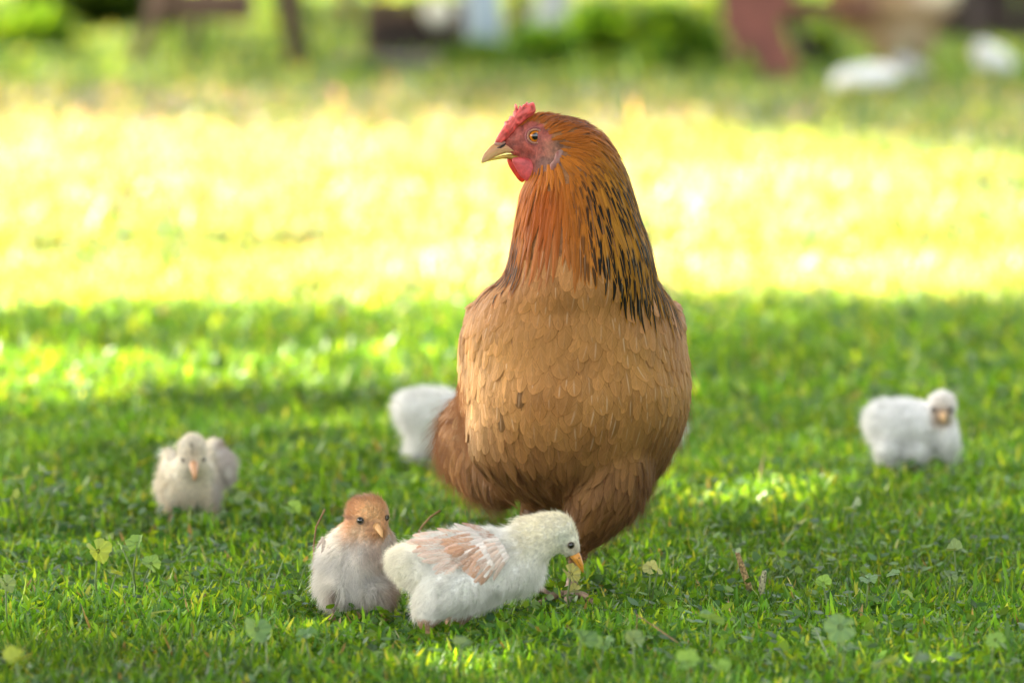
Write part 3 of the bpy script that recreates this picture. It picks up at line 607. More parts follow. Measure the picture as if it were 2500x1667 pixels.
weed(2430, 1560, 60, MID_G, 'green weed at the right edge of the foreground', .03, (.3, -.5))
def spike(px0, py0, px1, py1, col, label, seed):
    r = np.random.default_rng(seed); h = .012; b = G(px0, py0, 0.0); Y = b.y; a, e = P(px0, py0, Y), P(px1, py1, Y); b.z = 0
    root = empty('seed_spike', b); tag(root, label, 'seed head', 'plantain seed heads')
    MB().tube([b, a.lerp(e, .3)], [.0009, .0008], 7).build('stem', M_STEM, root)
    mb = MB(); n = 150
    for k in range(n):
        t = k/n; p = a.lerp(e, .12+.88*t); R = .0021*(1-.45*t**3); w = k*2.4; q = p+Vector((math.cos(w)*R, math.sin(w)*R, 0))
        mb.ell(tuple(q), (.0009, .0009, .0013), c=np.array(col)*r.uniform(.35, 1.3), k=2)
    mb.build('seeds', M_SEED, root)
spike(1835, 1450, 1800, 1350, (.42, .28, .12), 'brown seed spike leaning left in the right foreground', 1)
spike(1856, 1462, 1866, 1394, (.40, .38, .22), 'shorter pale seed spike beside the brown one', 2)
def twig(pts, Ys, w, label, name='twig', leaf=False):
    p = [P(x, y, Y) for (x, y), Y in zip(pts, Ys)]; b = p[0].copy(); root = empty(name, (b.x, b.y, 0)); tag(root, label, 'twig')
    b.z = GZ; MB().tube([b]+p, [w]*(len(p)+1), 7).build('stem', M_TWIG, root)
    if leaf:
        r = random.Random(4)
        for k in range(7):
            c = p[-1].lerp(p[-2], .15*k); a = r.uniform(0, 6.28); e = c+Vector((math.cos(a)*.010, math.sin(a)*.004, .003)); s = Vector((0, .3, 1)).cross(e-c).normalized()*.0022
            V = [tuple(c), tuple(c.lerp(e, .4)+s), tuple(c.lerp(e, .4)-s), tuple(c.lerp(e, .75)+s*.8), tuple(c.lerp(e, .75)-s*.8), tuple(e)]
            MB().add(V, [[(0, 2, 1), (3, 4, 5)], [(1, 2, 4, 3)]], MID_G).build('leaf', M_WEED, root)
twig([(766, 1330), (772, 1285), (793, 1243)], [4.80, 4.80, 4.80], .0008, 'thin dry twig standing left of the brown headed chick')
twig([(1010, 1320), (1030, 1285), (1050, 1262), (1075, 1245)], [4.9, 4.9, 4.9, 4.9], .0009, 'leafy twig rising behind the back of the white chick', leaf=True)
twig([(1555, 1500), (1600, 1530), (1655, 1568)], [4.50, 4.48, 4.44], .0005, 'pale straw lying over the foreground grass')
# ------------------------------------------------------------------ helpers for birds
def chain(mb, ells, n=7):
    """ells: (centre, radii) run together with small steps"""
    for (c0, r0), (c1, r1) in zip(ells[:-1], ells[1:]):
        for k in range(n):
            t = k/n; mb.ell(tuple(Vector(c0).lerp(Vector(c1), t)), tuple(Vector(r0).lerp(Vector(r1), t)), k=2)
    mb.ell(tuple(ells[-1][0]), tuple(ells[-1][1]), k=2)
def pillow(poly, thick, rings=7, dy=None):
    """closed lens-shaped body from a ring of 3D points"""
    A = np.array([tuple(p) for p in poly]); c = A.mean(0); n = len(A); V = []; Q = []
    nv = np.zeros(3)
    for i in range(n): nv += np.cross(A[i]-c, A[(i+1) % n]-c)
    nv = nv/np.linalg.norm(nv); ks = [math.sin(math.pi/2*k/rings) for k in range(rings, 0, -1)]
    lay = [(k, math.sqrt(max(0, 1-k**2.6))) for k in ks]; seq = [(k, z) for k, z in lay[::-1]] + [(k, -z) for k, z in lay[1:]]
    for k, z in seq:
        for i in range(n): V.append(c + (A[i]-c)*k + nv*thick*z)
    m = len(seq)
    for j in range(m-1):
        for i in range(n): Q.append((j*n+i, (j+1)*n+i, (j+1)*n+(i+1) % n, j*n+(i+1) % n))
    V.append(c+nv*thick); V.append(c-nv*thick)
    T = [(m*n, i, (i+1) % n) for i in range(n)] + [(m*n+1, (m-1)*n+(i+1) % n, (m-1)*n+i) for i in range(n)]
    return np.array(V), [Q, T]
def smooth_ring(pts, k=6):
    """closed Catmull-Rom through 2D points"""
    out = []; n = len(pts)
    for i in range(n):
        p0, p1, p2, p3 = [np.array(pts[(i+d) % n], float) for d in (-1, 0, 1, 2)]
        for j in range(k):
            t = j/k; out.append(.5*((2*p1)+(-p0+p2)*t+(2*p0-5*p1+4*p2-p3)*t*t+(-p0+3*p1-3*p2+p3)*t**3))
    return out
def inside(px, py, poly):
    m = np.zeros(len(px), bool); n = len(poly)
    for i in range(n):
        x0, y0 = poly[i]; x1, y1 = poly[(i+1) % n]
        if y0 == y1: continue
        k = ((py > y0) != (py > y1)) & (px < (x1-x0)*(py-y0)/(y1-y0)+x0); m ^= k
    return m
M_FLESH = simple('comb_flesh', None, .5, .16, 260, .45, .0012, sss=.25); M_BEAK = simple('beak_horn', None, .38, .08, 120, .15, .0005)
M_EYE = simple('eye_ball', None, .05, 0, 10, 0)
M_EYE.node_tree.nodes['Principled BSDF'].inputs['Coat Weight'].default_value = 1.0

# ------------------------------------------------------------------ the hen
def hen():
    r = np.random.default_rng(21); root = empty('hen', (P(1340, 1440, YH).x, YH, 0))
    tag(root, 'big golden brown hen with red comb and black streaked neck standing over the chicks', 'hen')
    mb = MB(); m = 1/2857.
    sec = [(296, 1310, 1425, 4.800, .024), (330, 1285, 1478, 4.800, .031), (372, 1300, 1505, 4.800, .035), (415, 1300, 1525, 4.800, .039), (470, 1272, 1544, 4.800, .045), (532, 1262, 1562, 4.802, .052), (606, 1250, 1587, 4.808, .062),
           (655, 1240, 1596, 4.815, .070), (690, 1222, 1602, 4.825, .080), (712, 1184, 1622, 4.84, .092), (745, 1156, 1644, 4.855, .10), (810, 1124, 1668, 4.88, .125), (870, 1120, 1680, 4.895, .14), (935, 1121, 1687, 4.90, .15), (1000, 1126, 1681, 4.905, .150),
           (1060, 1136, 1664, 4.91, .143), (1120, 1158, 1632, 4.91, .130), (1170, 1205, 1590, 4.91, .105), (1205, 1265, 1540, 4.91, .07), (1222, 1310, 1490, 4.91, .04)]
    V = []; k = 48
    for (py, xl, xr, yc, ry) in sec:
        a, b = P(xl, py, yc), P(xr, py, yc); cx, hx, z = (a.x+b.x)/2, (b.x-a.x)/2, a.z
        for j in range(k):
            t = 2*math.pi*j/k; cc, ss = math.cos(t), math.sin(t); e = .92
            V.append((cx+hx*math.copysign(abs(cc)**e, cc), yc+ry*math.copysign(abs(ss)**e, ss), z))
    n = len(sec); Q = [(i*k+j, (i+1)*k+j, (i+1)*k+(j+1) % k, i*k+(j+1) % k) for i in range(n-1) for j in range(k)]
    V += [tuple(P(1365, 285, 4.80)), tuple(P(1400, 1230, 4.91))]
    T = [(n*k, j, (j+1) % k) for j in range(k)] + [(n*k+1, (n-1)*k+(j+1) % k, (n-1)*k+j) for j in range(k)]
    mb.add(V, [Q, T])
    YD = 4.80
    E = lambda px, py, rx, ry, rd, Y=YD: (P(px, py, Y), (rx*m, rd, ry*m))
    chain(mb, [E(1236, 360, 17, 16, .005), E(1256, 348, 28, 31, .010), E(1285, 338, 42, 46, .0148), (E(1318, 336, 56, 61, .0175)), E(1350, 343, 64, 66, .020), E(1400, 372, 74, 70, .025)])
    chain(mb, [E(1290, 378, 30, 26, .010), E(1330, 392, 42, 40, .016), E(1370, 420, 60, 60, .024)])
    # rear end, thighs, tail stump
    chain(mb, [E(1150, 1075, 88, 120, .07, 5.0), E(1200, 1150, 72, 84, .06, 4.96), E(1225, 1180, 46, 56, .05, 4.93)])
    chain(mb, [E(1400, 960, 200, 210, .12, 5.02), E(1390, 840, 110, 120, .10, 5.12), E(1385, 740, 60, 70, .05, 5.18)])
    chain(mb, [E(1225, 1030, 92, 100, .06, 4.86), E(1228, 1085, 88, 82, .05, 4.855), E(1245, 1130, 62, 52, .04, 4.85)])
    for q_, w_ in ((1152, -1), (1652, 1)): chain(mb, [E(q_+w_*2-w_*14, 800, 34, 70, .05, 4.93), E(q_-w_*8, 880, 30, 85, .06, 4.95), E(q_-w_*8, 960, 26, 80, .06, 5.0)])
    chain(mb, [E(1500, 1090, 110, 100, .06, 4.85), E(1500, 1130, 100, 100, .05, 4.83), E(1478, 1205, 98, 82, .045, 4.82), E(1440, 1275, 60, 50, .03, 4.82), E(1425, 1325, 16, 22, .010, 4.83)])
    chain(mb, [E(1305, 1100, 80, 80, .05, 4.90), E(1298, 1165, 42, 44, .03, 4.89), E(1291, 1205, 14, 22, .008, 4.88)])
    me0, V = remesh_body(mb, .0032, 14)
    # legs and toes are added to the same skin
    mb2 = MB(); Vq, Fq = V, np.empty(len(me0.loop_triangles)*0)
    me0.calc_loop_triangles(); tr = np.empty(len(me0.loop_triangles)*3, np.int32); me0.loop_triangles.foreach_get('vertices', tr); mb2.add(V, [tr.reshape(-1, 3)])
    foot_pts = []
    for (top, mid, footp, Y) in (((1291, 1200), (1287, 1330), (1285, 1425), 4.88), ((1425, 1310), (1405, 1370), (1392, 1428), 4.83)):
        a, b = P(*top, Y), P(*mid, Y); f = P(*footp, Y); f.z = .003; mb2.tube([a, b, f], [.0062, .0050, .0056], 12)
        mb2.ell(tuple(f), (.008, .009, .007), k=2)
        for ang, L in ((-38, .045), (-4, .055), (30, .045), (178, .026)):
            t = math.radians(ang); d = Vector((math.sin(t), -math.cos(t), 0)); e = f+d*L; e.z = -.002
            mb2.tube([f, f+d*L*.5+Vector((0, 0, .0)), e], [.0044, .0042, .0026], 8)
    me, V = remesh_body(mb2, .0024, 2)
    px, py = proj(V); face = [(1205, 350), (1232, 318), (1262, 312), (1290, 296), (1322, 300), (1344, 320), (1346, 338), (1366, 345), (1378, 360), (1376, 395), (1352, 420), (1338, 405), (1330, 425), (1300, 430), (1262, 400), (1230, 382)]
    isf = inside(px, py, face) & (V[:, 1] < 4.84)
    leg = (V[:, 2] < .085) & ((np.abs(px-1288) < 60) | (np.abs(px-1395) < 60)) & (py > 1215) & ~((np.abs(px-1440) < 90) & (py < 1338))
    nz = vn(V, 260, 1)[:, None]; nz2 = vn(V, 90, 2)[:, None]
    skin = np.array([.46, .095, .068])*(.45+.9*nz)*(1-.35*nz2) ; ear = sst(1322, 1350, px)[:, None]*sst(372, 345, np.abs(py-372)+340)[:, None]
    brownf = np.array([.27, .11, .06]); kk = (sst(1300, 1362, px)*sst(330, 350, py))[:, None]; skin = skin*(1-kk)+brownf*kk*(.6+.8*nz)
    lo = (sst(375, 395, py)*sst(1290, 1320, px))[:, None]; skin = skin*(1-lo*.75)+np.array([.13, .06, .045])*lo*.75
    pl = np.array([.28, .11, .03])*(.8+.4*nz2); lg = np.array([.30, .20, .13])*(.4+.9*nz)
    c = np.where(leg[:, None], lg, np.where(isf[:, None], skin, pl)); set_cols(me, c)
    # face wrinkles
    N0 = Surf(me); V2 = V + N0.N*((nz-.5)*.0016*isf[:, None]); me.vertices.foreach_set('co', V2.astype(np.float32).ravel()); me.update()
    body = link(me, 'body', M_SKIN, root)
    S = Surf(me)
    # ---- sample feather roots
    Pt, N = S.sample(60000, r); px, py = proj(Pt); leg_z = (py > 1215) & (Pt[:, 2] < .085) & (((np.abs(px-1288) < 60) & (py > 1228)) | ((np.abs(px-1395) < 60) & (py > 1330)) | (Pt[:, 2] < .035))
    facem = inside(px, py, face) & (np.abs(Pt[:, 1]-4.80) < .04)
    ok = ~leg_z & ~facem; Pt, N, px, py = Pt[ok], N[ok], px[ok], py[ok]
    right = (px-1410)/200.
    hack_end = 655 + 75*sst(1480, 1560, px) + 18*sst(1300, 1230, px) - 35*np.exp(-((px-1360)/70)**2) + 22*(vn(Pt, 60, 7)-.5)
    ish = py < hack_end
    side = (np.abs(N[:, 0]) > .50) & (np.abs(px-1402) > 190) & (Pt[:, 1] > 4.86) & (Pt[:, 1] < 5.05) & (py > 740) & (py < 1090) & ~ish
    rad = np.where(ish, .0019+.0040*sst(290, 560, py), np.where(py < 1120, .0056+.0020*sst(680, 900, py), .0066)); rad = np.where(side, .010, rad)
    back = (Pt[:, 1] > 4.99); rad = np.where(back, rad*1.5, rad)
    k = poisson(Pt, rad); Pt, N, px, py, ish, side = Pt[k], N[k], px[k], py[k], ish[k], side[k]; n = len(k); print('feathers', n)
    # ---- direction
    tl = np.interp(py, [300, 470, 606, 745, 900, 1060, 1200], [-.1, -.05, -.16, -.5, -.05, .10, .35]); tr_ = np.interp(py, [300, 350, 470, 606, 745, 900, 1060, 1200, 1300], [.9, .75, .30, .18, .25, .1, -.16, -.45, -.5])
    xl = np.interp(py, [s[0] for s in sec], [s[1] for s in sec]); xr = np.interp(py, [s[0] for s in sec], [s[2] for s in sec]); f = np.clip((px-xl)/(xr-xl), 0, 1)
    D = np.stack([tl*(1-f)+tr_*f, .12+.5*sst(0, .8, N[:, 1])+.5*side, -np.ones(n)], 1)
    hd = np.stack([(px-1225), np.abs(N[:, 1])*0+12, -(py-352)], 1); hw = sst(470, 330, py)[:, None]*sst(1500, 1400, px)[:, None]; D = nrm(D)*(1-hw)+nrm(hd)*hw
    low = py > 1120; D[low, 1] *= .5
    rearf = (Pt[:, 1] > 4.93) & (px < 1230) & (py > 930); D[rearf] += np.array([-.15, .4, 0]); D = D + side[:, None]*np.array([0, 1.0, .15])
    # ---- look
    t = sst(300, 640, py)
    L = np.where(ish, .0085+.036*sst(290, 580, py), .0235); W = np.where(ish, .0012+.0018*sst(300, 600, py), .0060+.0012*sst(700, 900, py))
    L = np.where(side, .040, L); W = np.where(side, .0095, W); L = np.where(low, .027, L); W = np.where(low, .0052, W); tip = np.where(ish, .1, .92); tip = np.where(low, .55, tip)
    midc = ~ish; jl = r.lognormal(0, .14, n); L = L*jl; W = W*r.lognormal(0, .12, n)
    nz = vn(Pt, 28, 3); nz2 = vn(Pt, 75, 4)
    gold = np.array([.50, .155, .013]); rust = np.array([.40, .085, .007]); dk = np.array([.20, .075, .02])
    ch = np.array([(.56, .280, .085)])[0]; ch2 = np.array([.36, .158, .042]); lowc = np.array([.088, .040, .013]); pink = np.array([.53, .25, .12])
    throat = (np.exp(-((px-1330)/60)**2)*sst(400, 470, py)*sst(640, 560, py))[:, None]
    yg = sst(1400, 1520, px)[:, None]; cn = (gold*(1-yg)+np.array([.46, .20, .020])*yg)*(1-throat)+rust*throat; hdk = sst(430, 300, py)[:, None]; cn = cn*(1-hdk*.65)+rust*.85*hdk*.65
    fcen = sst(520, 640, py)[:, None]*np.exp(-((px-1340)/75)**2)[:, None]; cn = cn*(1-fcen*.8)+np.array([.38, .155, .055])*fcen*.8
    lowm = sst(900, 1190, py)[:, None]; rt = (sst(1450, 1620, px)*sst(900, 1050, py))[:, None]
    cb = ch*(1-nz[:, None])+ch2*nz[:, None]; cb = cb*(1-lowm*.75)+lowc*lowm*.75; pk = (sst(1480, 1600, px)*sst(860, 740, py))[:, None]; cb = cb*(1-pk*.6)+pink*pk*.6  # darker belly: dirty plumage plus belly shade put into the feather colour
    upc = (sst(800, 680, py)*.35)[:, None]; cb = cb*(1-upc)+np.array([.48, .20, .070])*upc
    lft = (sst(1260, 1140, px)*sst(800, 900, py)*sst(1120, 1060, py))[:, None]; cb = cb*(1-lft*.5)+np.array([.58, .36, .17])*lft*.5  # lit left flank put into the colour as paler feathers
    rf = rearf[:, None]; cb = np.where(rf, np.array([.42, .20, .07]), cb)
    dirt = ((vn(Pt, 120, 9) > .80) & (py > 950) & (py < 1130) & (np.abs(px-1290) < 130))[:, None]; cb = np.where(dirt, cb*.45, cb)
    col = np.where(ish[:, None], cn, cb)*(r.lognormal(0, .075, n)*(.92+.16*nz2))[:, None]
    axis = np.interp(py, [300, 400, 470, 600, 700], [1290, 1330, 1345, 1360, 1380])
    bl_r = sst(20, 100, px-axis)*sst(350, 450, py); bl_l = sst(45, 105, axis-px)*sst(500, 590, py)
    top = sst(330, 290, py)*sst(1310, 1380, px)*.8
    blk = np.where(ish, np.clip(bl_r*1.0+bl_l+top+.25*(Pt[:, 1] > 4.82), 0, 1)*np.where(r.random(n) < .90, 1, .15), 0)
    shaft = np.where(ish, np.where((py > 540) & (r.random(n) < .35), .8, .1), np.where(r.random(n) < .22+.22*sst(1300, 1450, px), r.uniform(.3, 1., n), .1)*sst(1150, 1000, py)); shaft = np.where(rearf, .1, shaft)
    lift = np.where(ish, .0014, np.where(low, .0034, .0010))*r.lognormal(0, .25, n)*np.where(r.random(n) < .04, 1.8, 1)
    for sx in (-1, 1):                     # each wing is one patch: stray side feathers go to the breast
        ids = np.where(side & ((px-1402)*sx > 0))[0]; seen = np.zeros(len(ids), bool); best = []
        for s0 in range(len(ids)):
            if seen[s0]: continue
            comp = [s0]; seen[s0] = True
            for j in comp:
                nb = np.where(~seen & (np.linalg.norm(Pt[ids]-Pt[ids[j]], axis=1) < .016))[0]; seen[nb] = True; comp += list(nb)
            if len(comp) > len(best): best = comp
        drop = np.ones(len(ids), bool); drop[best] = False; side[ids[drop]] = False
    def put(name, sel, sd, **kw):
        rr = np.random.default_rng(sd)
        return feathers(name, S, Pt[sel], N[sel], D[sel], L[sel], W[sel], lift[sel], tip[sel], col[sel], blk[sel], shaft[sel], M_FEATHER, root, rr, **kw)
    h = put('hackle_feathers', ish, 1, splay=.035, bendy=.04, base=.0008); put('breast_feathers', ~ish & ~side & ~low & ~rearf, 2, splay=.09, curl=.12)
    put('thigh_feathers', (low | rearf) & ~ish & ~side, 3, splay=.20)
    for sx in (-1, 1): put('wing', side & ((px-1402)*sx > 0), 4+sx, splay=.05)
    # tail fan behind the back
    q = np.linspace(-1, 1, 13); c0 = P(1388, 800, 5.15); Pq = np.stack([c0.x+q*.03, np.full(13, c0.y), np.full(13, c0.z)-.01*q*q], 1)
    feathers('tail', S, Pq, np.tile([0, .35, .9], (13, 1))+q[:, None]*np.array([.5, 0, 0]), np.stack([q*.5, np.full(13, .75), np.full(13, .45)], 1), np.full(13, .105), np.full(13, .014), np.full(13, .0), np.full(13, .8),
             np.tile([.24, .11, .03], (13, 1)), np.full(13, .7), np.full(13, .3), M_FEATHER, root, r, follow=False)
    # fine fluff: belly, thighs, rear, outline
    Pf, Nf = S.sample(46000, r); x, y = proj(Pf); w = np.where((y > 1130) | ((x < 1140) & (y > 920)), 1.0, np.where(y > 860, .05+.35*sst(980, 1120, y), 0)); w = np.where(inside(x, y, face) | (Pf[:, 2] < .05) | ((y > 1225) & (x < 1345)), 0, w)
    s = r.random(len(w)) < w; Pf, Nf, x, y = Pf[s], Nf[s], x[s], y[s]; Fd = np.stack([np.interp(x, [1100, 1300, 1600], [.35, .0, -.45]), np.full(len(x), .1), -np.ones(len(x))], 1)
    cf = (np.array([.36, .165, .06])*(1-sst(1000, 1200, y)*.45*(x > 1150))[:, None])*(.55+.7*vn(Pf, 60, 6))[:, None]; down('fluff', Pf+Nf*.0012, Nf, Fd, r.uniform(.012, .026, len(x)), cf, .00010, root, r, .16, 5, clump=70, cl=.30)
    # small bristly feathers on head edge of the face and ear tuft
    edge = [(1262, 312), (1290, 297), (1322, 300), (1343, 318), (1350, 338), (1378, 352), (1380, 380), (1374, 402), (1350, 424), (1325, 436), (1290, 440)]
    Pe, Ne, Ce, Le = [], [], [], []
    for (a, b) in zip(edge[:-1], edge[1:]):
        for q in range(60):
            t = r.random(); hx, hn = S.hit(a[0]+(b[0]-a[0])*t+r.normal(0, 3), a[1]+(b[1]-a[1])*t+r.normal(0, 3))
            if hx: Pe.append(tuple(hx)); Ne.append(tuple(hn)); Ce.append(np.array([.28, .10, .025])*r.uniform(.5, 1.3)); Le.append(r.uniform(.003, .006))
    for q in range(520):
        u_, v_ = r.normal(0, 1), r.normal(0, 1); hx, hn = S.hit(1358+u_*8-v_*2, 356+v_*9)
        if hx: Pe.append(tuple(hx)); Ne.append(tuple(hn)); g = sst(1350, 1378, 1358+u_*8)*sst(362, 340, 356+v_*9); Ce.append((np.array([.22, .105, .055])*(1-g)+np.array([.38, .32, .27])*g)*r.uniform(.7, 1.2)); Le.append(r.uniform(.002, .0045))
    Pe, Ne, Ce, Le = map(np.array, (Pe, Ne, Ce, Le)); X, Yy = proj(Pe)
    down('ear_tuft', Pe, Ne, np.stack([X-1215, X*0+4, -(Yy-350)], 1), Le, Ce, .00011, root, r, .10, 8, clump=200, cl=.2)
    # ---- comb
    ring = [(1207, 350), (1216, 330), (1224, 318), (1229, 309), (1231, 298), (1236, 303), (1240, 290), (1245, 283), (1252, 285), (1254, 275), (1257, 270), (1256, 257), (1261, 257), (1266, 266), (1270, 256), (1275, 262), (1279, 253), (1283, 259), (1287, 247), (1291, 252), (1300, 252), (1307, 263), (1306, 275), (1296, 286), (1280, 298), (1264, 312), (1246, 332), (1232, 345), (1216, 353)]
    pts = [P(a, b, YD-.002) for a, b in smooth_ring(ring, 4)]; Vc, Fc = pillow(pts, .0078, 9)
    g = vn(Vc, 480, 3); g2 = vn(Vc, 230, 5); cen = Vc.mean(0); Vc = Vc + nrm(Vc-cen)*((g-.5)*.0016+(g2-.5)*.0020)[:, None] + np.array([0, -1., 0])*((g-.4)*.0020)[:, None]*(Vc[:, 1:2] < YD)
    MB().add(Vc, Fc, np.array([.74, .10, .085])*(.55+.85*g)[:, None]+np.array([.05, .03, .03])*g2[:, None]).build('comb', M_FLESH, root)
    # ---- wattles
    near = [(1250, 390), (1262, 384), (1285, 386), (1306, 394), (1322, 406), (1328, 419), (1320, 433), (1303, 443), (1288, 443), (1272, 431), (1259, 411)]
    Vc, Fc = pillow([P(a, b, YD-.0125+.004*(a-1250)/80) for a, b in smooth_ring(near, 5)], .0032, 7); g = vn(Vc, 500, 2)
    MB().add(Vc, Fc, np.array([.60, .085, .085])*(.75+.4*g)[:, None]).build('wattle', M_FLESH, root)
    far = [(1238, 388), (1252, 386), (1270, 392), (1285, 405), (1284, 436), (1276, 445), (1266, 440), (1254, 424), (1243, 406)]
    Vc, Fc = pillow([P(a, b, YD+.008) for a, b in smooth_ring(far, 5)], .0028, 7); MB().add(Vc, Fc, (.62, .045, .02)).build('wattle', M_FLESH, root)
    lobe = [(1358, 372), (1370, 365), (1377, 368), (1376, 385), (1368, 402), (1352, 416), (1345, 414), (1343, 402), (1352, 390)]
    hx, _ = S.hit(1360, 392); Vc, Fc = pillow([P(a, b, hx.y+.0006+.00003*(a-1360)) for a, b in smooth_ring(lobe, 5)], .0022, 6); g = vn(Vc, 420, 2)[:, None]
    MB().add(Vc, Fc, np.array([.30, .085, .065])*(1-g)+np.array([.36, .22, .18])*g).build('earlobe', M_FLESH, root)
    # ---- beak
    def loft(sect, Yc, colf):
        V = []; k = 16; C = []
        for (x, t0, b0, d) in sect:
            a, b = P(x, t0, Yc), P(x, b0, Yc)
            for j in range(k):
                t = 2*math.pi*j/k; V.append((a.x, Yc+d*m*math.sin(t), (a.z+b.z)/2+(a.z-b.z)/2*math.cos(t))); C.append(colf(x, t0+(b0-t0)*(1-math.cos(t))/2, t0, b0))
        n = len(sect); Q = [(i*k+j, (i+1)*k+j, (i+1)*k+(j+1) % k, i*k+(j+1) % k) for i in range(n-1) for j in range(k)]
        V += [np.mean(V[:k], 0), np.mean(V[-k:], 0)]; C += [C[0], C[-1]]; T = [(n*k, j, (j+1) % k) for j in range(k)] + [(n*k+1, (n-1)*k+(j+1) % k, (n-1)*k+j) for j in range(k)]
        return np.array([tuple(v) for v in V]), [Q, T], np.array(C)
    horn, yel, pal = np.array([.52, .26, .11]), np.array([.62, .39, .06]), np.array([.68, .45, .21])
    up = lambda x, y, t0, b0: (horn*.55+pal*.1 if x < 1180 else horn)*(1-sst(.45, .85, (y-t0)/(b0-t0))) + pal*sst(.45, .85, (y-t0)/(b0-t0))
    V, F, C = loft([(1174.5, 396, 398.5, .8), (1176, 387, 398.5, 3), (1181, 376, 398, 5), (1190, 365, 394, 8), (1200, 355, 388, 10.5), (1210, 348, 383, 12.5), (1222, 345, 378, 14.5), (1236, 347, 374, 16.5), (1250, 355, 374, 18.5), (1264, 364, 376, 21), (1278, 371, 380, 24)], YD, up)
    o = MB().add(V, F, C).build('beak', M_BEAK, root)
    lowb = lambda x, y, t0, b0: yel*(.9 if x < 1240 else .6)
    V, F, C = loft([(1186, 392.5, 395, 2), (1196, 389, 393.5, 4.5), (1210, 384, 390.5, 7), (1226, 379, 388, 9.5), (1242, 376, 388, 12.5), (1256, 377, 392, 15), (1268, 380, 392, 17)], YD, lowb); MB().add(V, F, C).build('lower_beak', M_BEAK, root)
    mbn = MB(); y0 = YD-.0050; mbn.tube([P(1214, 361, y0+.0006), P(1222, 359.5, y0), P(1230, 355, y0-.0004), P(1235, 350, y0+.0002)], [.0004, .0010, .0009, .0003], 8, c=(.01, .008, .006)); mbn.build('nostril', M_BEAK, o)
    # cere above the nostril
    mbn = MB(); mbn.ell(tuple(P(1221, 350, YD-.0030)), (.0050, .0026, .0026), c=(.50, .26, .20)); mbn.build('cere', M_SKIN, root)
    # ---- eyes
    for sgn in (-1, 1):
        if sgn < 0: hx, hn = S.hit(1307, 333); c = hx + Vector((0, .0028, 0))
        else: hx, hn = S.hit(1307, 333); c = Vector((hx.x, 2*YD-hx.y-.0028, hx.z))
        Vs, Fs = ICO[4]; ax = Vs[:, 1]*sgn; rr_ = np.sqrt(np.clip(1-ax**2, 0, 1))*np.where(ax > 0, 1, 9)
        R = .0056; iris = np.array([.72, .22, .012]); cc = np.where((rr_ < .52)[:, None], np.array([.004, .004, .005]), np.where((rr_ < .86)[:, None], iris*(.6+.6*sst(.5, .8, rr_))[:, None], np.array([.05, .02, .015])))
        MB().add(Vs*R*np.array([1, .8, 1])+np.array(c), [Fs], cc).build('eye', M_EYE, root)
        n = 40; Rr = .0058; mbl = MB()
        yy = c.y+sgn*.0030
        mbl.tube([(c.x+Rr*1.08*math.cos(2*math.pi*i/n), yy+.0006*math.cos(4*math.pi*i/n), c.z+Rr*.98*math.sin(2*math.pi*i/n)) for i in range(n+1)], .0009, 10, c=(.42, .19, .12)); mbl.build('eyelid', M_SKIN, root)
        mbl = MB(); Rr = .0074; mbl.tube([(c.x+Rr*1.1*math.cos(2*math.pi*i/n), yy-sgn*.0012, c.z+Rr*1.0*math.sin(2*math.pi*i/n)) for i in range(n+1)], .0009, 10, c=(.34, .09, .09)); mbl.build('eye_ring', M_SKIN, root)
hen()

